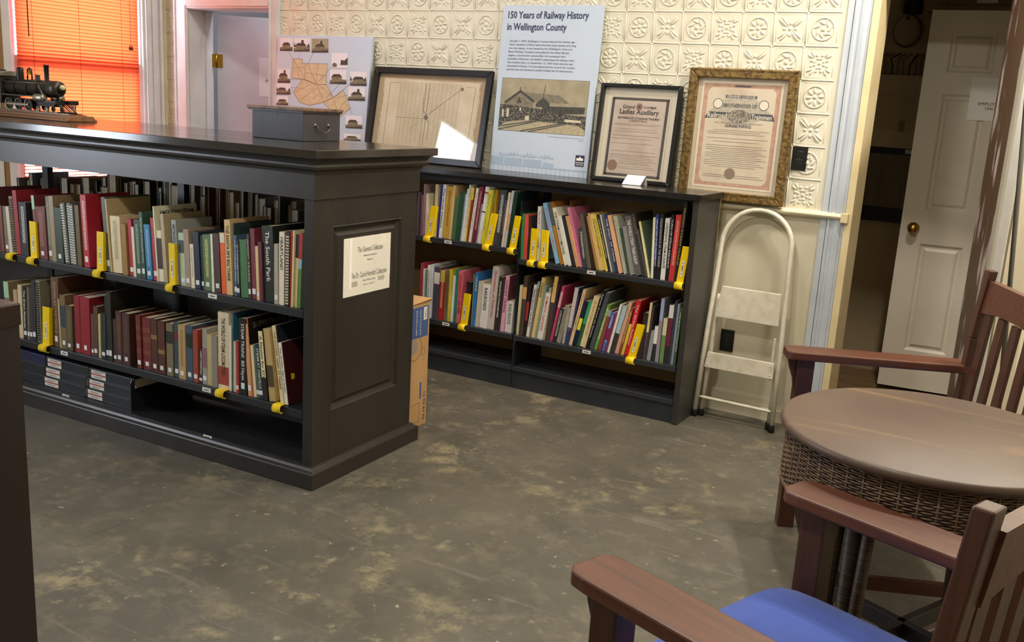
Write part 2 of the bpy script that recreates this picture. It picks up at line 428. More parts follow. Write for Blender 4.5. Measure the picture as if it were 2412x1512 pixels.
for hz in (0.3, 1.66):
    h = MB(); h.box(-0.022, 0.0, -0.006, 0.0, hz - 0.045, hz + 0.045); h.box(0.012, 0.05, -0.004, 0.0, hz - 0.045, hz + 0.045); h.tube([(0.006, -0.006, hz - 0.048), (0.006, -0.006, hz + 0.048)], 0.008, 8)
    h.build('hinge', BRASS, d1)
sg = box('paper_sign', mat('laminated_white', 'd8d8e2', 0.3), d1, 0.30, 0.516, -0.0012, 0.0, 1.435, 1.70)
text('EMPLOYEES', INK, sg, (0.408, -0.0016, 1.545), (1, 0, 0), (0, 0, 1), 0.125, 0.017)
text('ONLY', INK, sg, (0.408, -0.0016, 1.515), (1, 0, 0), (0, 0, 1), 0.055, 0.017)
lg = MB(); 
for (x0, x1, z0, z1) in ((0.392, 0.424, 1.598, 1.606), (0.398, 0.418, 1.606, 1.618), (0.404, 0.412, 1.618, 1.642), (0.386, 0.430, 1.628, 1.633), (0.396, 0.420, 1.583, 1.596), (0.390, 0.426, 1.570, 1.576)):
    lg.quad((x0, -0.0016, z0), (x1, -0.0016, z0), (x1, -0.0016, z1), (x0, -0.0016, z1))
lg.build('crest_print', INKG, sg, fix=False)

# six-panel closet door standing ajar
def panel_door(name, w, h, m, cols, rows, th=0.035):
    d = bpy.data.objects.new(name, None); COL.objects.link(d); struct(d)
    xs = [0.0]; 
    for (a, c) in cols: xs += [a, c]
    xs.append(w); zs = [0.0]
    for (a, c) in rows: zs += [a, c]
    zs.append(h)
    leaf = MB()
    nx, nz = len(xs) - 1, len(zs) - 1
    for i in range(nx):
        for k in range(nz):
            pan = (i % 2 == 1) and (k % 2 == 1)
            if not pan: leaf.quad((xs[i], 0, zs[k]), (xs[i + 1], 0, zs[k]), (xs[i + 1], 0, zs[k + 1]), (xs[i], 0, zs[k + 1]))
    leaf.box(0, w, 0.013, th, 0, h)
    leaf.quad((0, 0, 0), (0, 0, h), (0, 0.013, h), (0, 0.013, 0)); leaf.quad((w, 0, 0), (w, 0.013, 0), (w, 0.013, h), (w, 0, h)); leaf.quad((0, 0, h), (w, 0, h), (w, 0.013, h), (0, 0.013, h)); leaf.quad((0, 0, 0), (0, 0.013, 0), (w, 0.013, 0), (w, 0, 0))
    leaf.build('door_leaf', m, d, fix=False)
    for i in range(1, nx, 2):
        for k in range(1, nz, 2):
            x0, x1, z0, z1 = xs[i], xs[i + 1], zs[k], zs[k + 1]
            p = MB()
            def loop(o, y): return [(x0 + o, y, z0 + o), (x1 - o, y, z0 + o), (x1 - o, y, z1 - o), (x0 + o, y, z1 - o)]
            L = [loop(0, 0), loop(0.013, 0.011), (loop(0.022, 0.011)), loop(0.037, 0.002)]
            vs = [q for l in L for q in l]; fs = []
            for a in range(3):
                for c in range(4): fs.append((a * 4 + c, a * 4 + (c + 1) % 4, (a + 1) * 4 + (c + 1) % 4, (a + 1) * 4 + c))
            fs.append((12, 13, 14, 15)); p.add(vs, fs); p.build('raised_panel', m, d, fix=False)
    return d
DOORC = mat('ivory_door_paint', 'e0d9cb', 0.42, col2='d8d0c0', nscale=3)
ROWSP = [(0.22, 0.82), (1.005, 1.62), (1.73, 1.94)]
d2 = panel_door('door_2', 0.77, 2.044, DOORC, [(0.11, 0.33), (0.44, 0.66)], ROWSP)
d2.location = (3.454, 0.95, 0.049); d2.rotation_euler = (0, 0, math.radians(5))
k = MB(); k.lathe([(0.0, -0.062), (0.012, -0.061), (0.022, -0.056), (0.027, -0.046), (0.026, -0.038), (0.018, -0.031), (0.011, -0.024), (0.011, -0.012), (0.03, -0.007), (0.032, 0.0)], (0.066, 0, 0.901), 'y', 24)
k.build('door_knob', BRASS, d2)
sg = box('paper_sign', PAPERW, d2, 0.241, 0.457, -0.0014, 0.0, 1.493, 1.712)
text('EMPLOYEES', INK, sg, (0.349, -0.0019, 1.578), (1, 0, 0), (0, 0, 1), 0.125, 0.015)
text('ONLY', INK, sg, (0.349, -0.0019, 1.556), (1, 0, 0), (0, 0, 1), 0.055, 0.015)
struct(box('trim_8', CREAMTRIM, None, 4.225, 4.28, 0.95, 1.06, 0, 2.6))
struct(box('wall_closet_floor', mat('closet_boards', '6b5238', 0.6, col2='8a6f4c', nscale=9, stretch=(0.3, 4, 1)), None, 2.8, 4.28, 0.3, 1.37, 0.0, 0.02))
# bright white door in the wall beyond the banner
d3 = panel_door('door_3', 0.76, 2.03, mat('bright_ivory_door_paint', 'efe6cf', 0.4), [(0.11, 0.33), (0.43, 0.65)], ROWSP)
d3.location = (4.03, -0.006, 0.005)
b = MB(); b.box(3.932, 4.02, -0.02, 0.0, 0, 2.05); b.box(4.80, 4.89, -0.02, 0, 0, 2.05); b.box(3.932, 4.89, -0.02, 0, 2.05, 2.14)
struct(b.build('trim_9', WHITE, None, 0.003))

# left wall with windows
WINS = [(-1.13, -0.195), (-4.4, -3.4)]
WZ0, WZ1 = 0.80, 2.55
b = MB(); ys = [YF]
for (a, c) in reversed(WINS): ys += [a, c]
ys.append(0.2)
for i in range(0, len(ys) - 1, 2): b.box(XL - 0.2, XL, ys[i], ys[i + 1], 0, CEIL)
for (a, c) in WINS: b.box(XL - 0.2, XL, a, c, 0, WZ0); b.box(XL - 0.2, XL, a, c, WZ1, CEIL)
struct(b.build('wall_left', mat('beige_wall', 'c4b79a', 0.6)))
for n, (a, c) in enumerate(WINS):
    w = bpy.data.objects.new('window_%d' % (n + 1), None); COL.objects.link(w); struct(w)
    b = MB(); b.box(XL - 0.2, XL + 0.003, a - 0.002, a + 0.012, WZ0, WZ1); b.box(XL - 0.2, XL + 0.003, c - 0.012, c + 0.002, WZ0, WZ1); b.box(XL - 0.2, XL + 0.003, a, c, WZ1 - 0.012, WZ1)
    b.build('window_frame', WHITE, w)
    box('window_sill', WHITE, w, XL - 0.2, XL + 0.05, a - 0.06, c + 0.06, WZ0 - 0.03, WZ0, 0.004)
    for (z0, z1, xo) in ((WZ0, 1.60, 0.062), (1.53, WZ1, 0.024)):
        s = MB(); x0 = XL - 0.10 + xo; x1 = x0 + 0.035
        s.box(x0, x1, a + 0.012, a + 0.062, z0, z1); s.box(x0, x1, c - 0.062, c - 0.012, z0, z1)
        s.box(x0, x1, a + 0.062, c - 0.062, z0, z0 + 0.07); s.box(x0, x1, a + 0.062, c - 0.062, z1 - 0.07, z1)
        so = s.build('sash', WHITE, w)
        box('pane', GLASS, so, x0 + 0.015, x0 + 0.019, a + 0.062, c - 0.062, z0 + 0.07, z1 - 0.07)
    cs = MB()
    for (y0, y1) in ((a - 0.055, a), (c, min(c + 0.155, -0.028))):
        cs.box(XL, XL + 0.02, y0, y1, 0.45, WZ1 + 0.12)
        if y1 - y0 > 0.1:
            cs.box(XL + 0.02, XL + 0.032, y0 + 0.02, y0 + 0.035, 0.45, WZ1); cs.box(XL + 0.02, XL + 0.03, y0 + 0.075, y0 + 0.09, 0.45, WZ1); cs.box(XL + 0.02, XL + 0.04, y1 - 0.025, y1, 0.45, WZ1 + 0.12)
    cs.box(XL, XL + 0.02, a - 0.055, c + 0.1, WZ1, WZ1 + 0.12)
    cs.build('window_casing', WHITE, w, 0.003)
struct(box('trim_12', WHITE, None, XL, XL + 0.02, -1.30, -1.216, 0.45, WZ1 + 0.12))
struct(box('trim_10', WOODTAN, None, XL, XL + 0.03, -1.215, -1.187, 0, CEIL))
struct(box('trim_11', CREAMTRIM, None, -1.298, -1.276, -0.024, 0.0, 0, CEIL))

# red blind in the visible window
def slat_mat():
    m = bpy.data.materials.new('red_translucent_slat'); m.use_nodes = True; nt = m.node_tree
    out = nt.nodes['Material Output']; nt.nodes.remove(nt.nodes['Principled BSDF'])
    d = nt.nodes.new('ShaderNodeBsdfDiffuse'); d.inputs[0].default_value = (0.55, 0.03, 0.025, 1)
    t = nt.nodes.new('ShaderNodeBsdfTranslucent'); t.inputs[0].default_value = (0.55, 0.075, 0.022, 1)
    g = nt.nodes.new('ShaderNodeBsdfGlossy'); g.inputs['Roughness'].default_value = 0.35; g.inputs[0].default_value = (0.6, 0.5, 0.5, 1)
    x = nt.nodes.new('ShaderNodeMixShader'); x.inputs[0].default_value = 0.6
    nt.links.new(d.outputs[0], x.inputs[1]); nt.links.new(t.outputs[0], x.inputs[2])
    y = nt.nodes.new('ShaderNodeMixShader'); y.inputs[0].default_value = 0.05
    nt.links.new(x.outputs[0], y.inputs[1]); nt.links.new(g.outputs[0], y.inputs[2])
    nt.links.new(y.outputs[0], out.inputs[0]); return m
SLAT = slat_mat()
BX = XL + 0.028
bl = thing('window_blind', 'red slatted venetian blind glowing in front of the left window', 'blind', (BX, -0.665, WZ0 + 0.05))
Y0, Y1 = -0.435, 0.425
sm = MB(); pr_ = []
for q in range(5):
    a = (q / 4 - 0.5); pr_.append((-0.0024 + 0.010 * a * 0.75 + 0.003 * (1 - 4 * a * a), 0.0132 * 2 * a * 0.96))
for q in range(4):
    (x0, z0), (x1, z1) = pr_[q], pr_[q + 1]
    sm.add([(x0, Y0, z0), (x0, Y1, z0), (x1, Y1, z1), (x1, Y0, z1)], [(0, 1, 2, 3)], True)
SLM = sm.mesh('slat', SLAT)
zz = 0.03
while zz < 1.60:
    so_ = link('slat', SLM, bl, 0, (0, 0, zz)); so_.rotation_euler = (0, math.radians(50) if zz < 0.13 else 0, 0); zz += 0.0208
HR = mat('red_blind_rail', '8a1414', 0.4)
box('head_rail', HR, bl, -0.015, 0.02, Y0, Y1, zz, zz + 0.03); box('bottom_rail', HR, bl, -0.01, 0.012, Y0, Y1, 0.0, 0.018)
CORD = mat('dark_red_cord', '5a0c0c', 0.7)
for yy in (-0.335, -0.02, 0.29):
    c = MB(); c.tube([(0.010, yy, 0.01), (0.010, yy, zz)], 0.0012, 5); c.build('ladder_cord', CORD, bl)
c = MB(); c.tube([(0.018, -0.366, 0.86), (0.018, -0.37, zz)], 0.0035, 6); c.build('tilt_wand', CORD, bl)
c = MB(); c.tube([(0.018, 0.353, 0.86), (0.018, 0.349, zz)], 0.0015, 5); c.lathe([(0.002, 0.03), (0.007, 0.012), (0.0085, 0.0), (0, 0)], (0.018, 0.345, 0.835), 'z', 8); c.lathe([(0.002, 0.03), (0.007, 0.012), (0.0085, 0.0), (0, 0)], (0.018, 0.361, 0.835), 'z', 8)
c.build('pull_cord', CORD, bl)

# ================================================================ WALL BOOKSHELF
ws = thing('wall_bookshelf', 'long low charcoal steel bookshelf with dark top against the tin wall', 'bookshelf', (0, 0, 0))
SX0, SX1, SY = -0.06, 2.75, -0.39
SECT = [(-0.03, 0.885), (0.885, 1.80), (1.80, 2.722)]
box('top', mat('black_laminate_top', '221f1d', 0.16, col2='2a2724', nscale=5, rough2=0.24), ws, SX0 - 0.02, SX1 + 0.012, -0.405, -0.075, 1.095, 1.124, 0.002)
def end_panel(x0, x1):
    b = MB(); b.box(x0, x1, SY - 0.004, -0.075, 0, 1.095); return b.build('end_panel', mat('dark_end_panel', '34332f', 0.4), ws, 0.001)
end_panel(2.722, SX1); end_panel(SX0, -0.03)
LEV = [(0.748, 0.292), (0.748, 0.292), (0.699, 0.290)]
TANBACK = mat('tan_back_panel', 'a68c62', 0.6, col2='987d55', nscale=4)
box('back_panel', TANBACK, ws, SX0, SX1, -0.075, -0.068, 0.1, 1.095)
LABELM = mat('shelf_label_white', 'e8e6de', 0.5)
def shelf_label(parent, x, z, y, w=0.046, h=0.017):
    l = box('shelf_label', LABELM, parent, x - w / 2, x + w / 2, y - 0.0016, y, z - h / 2, z + h / 2)
    MB().quad((x - w * 0.3, y - 0.002, z - h * 0.15), (x + w * 0.3, y - 0.002, z - h * 0.15), (x + w * 0.3, y - 0.002, z + h * 0.15), (x - w * 0.3, y - 0.002, z + h * 0.15)).build('label_print', INKG, l, fix=False)
for n, (x0, x1) in enumerate(SECT):
    for z in LEV[n]:
        b = MB(); b.box(x0 + 0.006, x1 - 0.006, SY, -0.08, z - 0.014, z); b.box(x0 + 0.006, x1 - 0.006, SY - 0.001, SY + 0.012, z - 0.026, z + 0.001)
        so = b.build('shelf', STEEL, ws, 0.0015)
        if n and z > 0.5: shelf_label(so, 1.365 if n == 1 else 2.229, z - 0.0115, SY - 0.001)
        if n and z < 0.5: shelf_label(so, 1.374 if n == 1 else 2.237, z - 0.0115, SY - 0.001)
        for xs in (x0 + 0.006, x1 - 0.0075):       # folded end brackets
            e = MB(); e.prism([(SY + 0.16, z), (-0.08, z), (-0.08, z + 0.16), (SY + 0.22, z + 0.16)] if z > 0.5 else [(SY + 0.02, z), (-0.08, z), (-0.08, z + 0.15), (SY + 0.05, z + 0.15)], 'x', xs, xs + 0.0015); e.build('shelf_bracket', STEELD, ws)
    b = MB(); b.box(x0 + 0.003, x1 - 0.003, SY, -0.08, 0.105, 0.119); b.box(x0 + 0.003, x1 - 0.003, SY - 0.001, SY + 0.01, 0.098, 0.122)
    b.build('base_deck', STEEL, ws, 0.002)
    box('kick_plate', mat('slate_kick_plate', '2b3138', 0.4, col2='343a41', nscale=9), ws, x0 + 0.002, x1 - 0.002, SY + 0.012, SY + 0.03, 0.0, 0.104)
    if n:
        d = MB(); R_ = 0.045
        pts = [(-0.08, 0.12), (-0.08, 0.27), (SY + R_, 0.27)] + [(SY + R_ - R_ * math.sin(a * PI / 10), 0.27 - R_ + R_ * math.cos(a * PI / 10)) for a in range(1, 6)] + [(SY, 0.12)]
        d.prism(list(reversed(pts)), 'x', x0 + 0.004, x0 + 0.012); d.build('base_bracket', STEELD, ws, 0.001)
    b = MB(); b.box(x0 - 0.013, x0 + 0.013, -0.12, -0.075, 0.1, 1.09); b.build('upright', STEELD, ws)
    if n: box('divider', STEELD, ws, x0 - 0.004, x0 + 0.004, SY + 0.012, -0.12, 0.285, 1.0)
    if n: box('top_stretcher', STEELD, ws, x0, x1, SY + 0.06, SY + 0.075, 1.055, 1.095)

# ================================================================ ISLAND BOOKCASE
IA = 0.0306; IO = (1.9103, -2.0713, 0.0)
isl = thing('island_bookcase', 'dark wooden double-sided island bookcase with panelled end and heavy moulded top', 'bookcase', IO, IA)
UL = -3.2      # far left end, outside the picture
def prof_band(name, m, prof, x_in=0.0):
    # profile list of (offset outwards, z); rectangle ring around the body x in [UL, -0.03], y in [0.03, 0.69]
    b = MB(); n = len(prof)
    loops = []
    for (o, z) in prof:
        loops.append([(UL - o, 0.03 - o, z), (-0.03 + o, 0.03 - o, z), (-0.03 + o, 0.69 + o, z), (UL - o, 0.69 + o, z)])
    vs = [q for l in loops for q in l]; fs = []
    for a in range(n - 1):
        for c in range(4): fs.append((a * 4 + c, a * 4 + (c + 1) % 4, (a + 1) * 4 + (c + 1) % 4, (a + 1) * 4 + c))
    b.add(vs, fs)
    return b.build(name, m, isl)
prof_band('base_plinth', EBONY, [(0.0, 0.002), (0.029, 0.002), (0.03, 0.062), (0.028, 0.066), (0.024, 0.068), (0.016, 0.072), (0.010, 0.080), (0.001, 0.082), (-0.004, 0.084)])
prof_band('crown_moulding', EBONY, [(0.006, 1.196), (0.012, 1.197), (0.014, 1.206), (0.024, 1.210), (0.030, 1.216), (0.032, 1.224), (0.030, 1.231), (0.028, 1.234), (0.030, 1.240), (0.036, 1.248), (0.046, 1.253), (0.056, 1.255), (0.0, 1.256)])
b = MB(); b.box(UL - 0.058, 0.028, -0.028, 0.748, 1.255, 1.285); b.build('top_slab', EBONYTOP, isl, 0.002)
prof_band('frieze', EBONY, [(-0.02, 1.104), (0.006, 1.105), (0.006, 1.2)])
# the end, framed with a raised panel
b = MB(); V0, V1 = 0.03, 0.69; PZ0, PZ1, PV0, PV1 = 0.275, 1.003, 0.135, 0.585
b.box(-0.075, -0.03, V0, PV0, 0.08, 1.105); b.box(-0.075, -0.03, PV1, V1, 0.08, 1.105); b.box(-0.075, -0.03, PV0, PV1, 0.08, PZ0); b.box(-0.075, -0.03, PV0, PV1, PZ1, 1.105)
b.build('end_frame', EBONY, isl, 0.0015)
def lp(o, x): return [(x, PV0 + o, PZ0 + o), (x, PV1 - o, PZ0 + o), (x, PV1 - o, PZ1 - o), (x, PV0 + o, PZ1 - o)]
L = [lp(0, -0.031), lp(0.006, -0.029), lp(0.012, -0.040), lp(0.024, -0.046), lp(0.030, -0.046), lp(0.042, -0.037)]
b = MB(); vs = [q for l in L for q in l]; fs = []
for a in range(len(L) - 1):
    for c in range(4): fs.append((a * 4 + c, a * 4 + (c + 1) % 4, (a + 1) * 4 + (c + 1) % 4, (a + 1) * 4 + c))
k0 = (len(L) - 1) * 4; fs.append((k0, k0 + 1, k0 + 2, k0 + 3)); b.add(vs, fs); b.build('end_raised_panel', EBONY, isl)
box('end_panel', EBONY, isl, UL, UL + 0.045, V0, V1, 0.08, 1.105)
# inner steel shelving: two shelves each side, deck, centre uprights
for (v0, v1, sgn) in ((0.032, 0.345, 1), (0.375, 0.688, -1)):
    fv = v0 if sgn == 1 else v1
    for z in (0.690, 0.297):
        b = MB(); b.box(UL + 0.05, -0.078, v0, v1, z - 0.014, z)
        if sgn == 1: b.box(UL + 0.05, -0.078, v0 - 0.001, v0 + 0.012, z - 0.030, z + 0.001)
        else: b.box(UL + 0.05, -0.078, v1 - 0.012, v1 + 0.001, z - 0.030, z + 0.001)
        so = b.build('shelf', STEELD, isl, 0.0015)
        if sgn == 1:
            for ux in ((-0.535,) if z > 0.5 else (-1.442, -0.574)): shelf_label(so, ux, z - 0.012, v0 - 0.001)
box('base_deck', STEELD, isl, UL + 0.05, -0.078, 0.032, 0.688, 0.07, 0.09)
for ux in (-1.446, -0.573):
    shelf_label(isl, ux, 0.0825, 0.0315)
for ux in (-1.04, -1.95, -2.86):
    box('upright', STEELD, isl, ux - 0.02, ux + 0.02, 0.345, 0.375, 0.09, 1.105)
for (ua, ub, za, zb) in ((-1.02, -0.66, 0.31, 0.66), (-0.60, -0.09, 0.31, 0.66), (-1.93, -1.06, 0.31, 0.66), (-2.84, -1.97, 0.31, 0.66), (-2.84, -1.97, 0.10, 0.27), (-1.93, -1.06, 0.10, 0.27), (-1.02, -0.09, 0.10, 0.27)):
    box('centre_panel', mat('grey_centre_panel', '4a4a4c', 0.5), isl, ua, ub, 0.352, 0.366, za, zb)
box('upright', STEELD, isl, -0.095, -0.078, 0.345, 0.375, 0.09, 1.105)
for ux in (-1.06, -1.97):       # bracket ends on the deck
    d = MB(); R_ = 0.04; z1 = 0.245
    pts = [(0.34, 0.09), (0.34, z1), (0.05 + R_, z1)] + [(0.05 + R_ - R_ * math.sin(a * PI / 10), z1 - R_ + R_ * math.cos(a * PI / 10)) for a in range(1, 6)] + [(0.05, 0.09)]
    d.prism(list(reversed(pts)), 'x', ux + 0.012, ux + 0.017); d.build('base_bracket', STEELD, isl)
# steel bookends inside
for (ux, vz) in ((-1.085, 0.297), (-0.13, 0.297)):
    bk = thing('bookend', 'black steel bookend between brown books on the island lower shelf' if ux < -1 else 'black steel bookend at the right end of the island lower shelf', 'bookend', (0, 0, 0))
    bk.parent = None
    bm_ = MB(); bm_.box(0, 0.002, 0.0, 0.12, 0, 0.16); bm_.box(0, 0.08, 0.0, 0.12, 0, 0.0015)
    bm_.build('plate', STEELD, bk)
    bk.matrix_world = Matrix.Translation(IO) @ Matrix.Rotation(IA, 4, 'Z') @ Matrix.Translation((ux, 0.10, vz))
# notice in a plastic sleeve on the end panel
ISLM = Matrix.Translation(IO) @ Matrix.Rotation(IA, 4, 'Z')
nt_ = thing('collection_notice', 'printed notice in a clear plastic sleeve taped to the island end panel', 'notice', (0, 0, 0))
nt_.matrix_world = ISLM
nx = -0.0365
box('sheet', PAPER, nt_, nx, nx + 0.0012, 0.212, 0.516, 0.716, 0.945)
for (v, z, s_, w_, h_, mm) in ((0.38, 0.895, 'The General Collection', 0.165, 0.022, INKG), (0.38, 0.868, 'Reference & Lending only', 0.085, 0.010, INKG), (0.38, 0.851, 'Volumes 1', 0.042, 0.008, INKG), (0.375, 0.795, 'The Dr. Carol Hornuth Collection', 0.235, 0.022, INKG), (0.375, 0.769, 'Steam & Railway Lending', 0.08, 0.010, INKG), (0.375, 0.752, 'Library - Upstairs', 0.07, 0.008, INKG)):
    text(s_, mm, nt_, (nx + 0.0018, v, z), (0, 1, 0), (0, 0, 1), w_, h_)
ar = MB(); x_ = nx + 0.0018
ar.add([(x_, 0.435, 0.758), (x_, 0.465, 0.758), (x_, 0.465, 0.750), (x_, 0.482, 0.766), (x_, 0.465, 0.782), (x_, 0.465, 0.774), (x_, 0.435, 0.774)], [(0, 1, 2, 3, 4, 5, 6)])
ar.build('arrow_print', mat('pale_grey_ink', 'b4b0a4', 0.7), nt_, fix=False)
ar = MB(); ar.quad((x_, 0.262, 0.752), (x_, 0.300, 0.752), (x_, 0.300, 0.772), (x_, 0.262, 0.772)); ar.build('arrow_print', _mats['pale_grey_ink'], nt_, fix=False)
SLEEVE = glass_mat('plastic_sleeve')
box('plastic_sleeve', SLEEVE, nt_, nx + 0.004, nx + 0.0046, 0.208, 0.520, 0.712, 0.951)
box('fold_strip', PAPERW, nt_, nx + 0.0012, nx + 0.0022, 0.246, 0.262, 0.74, 0.942)

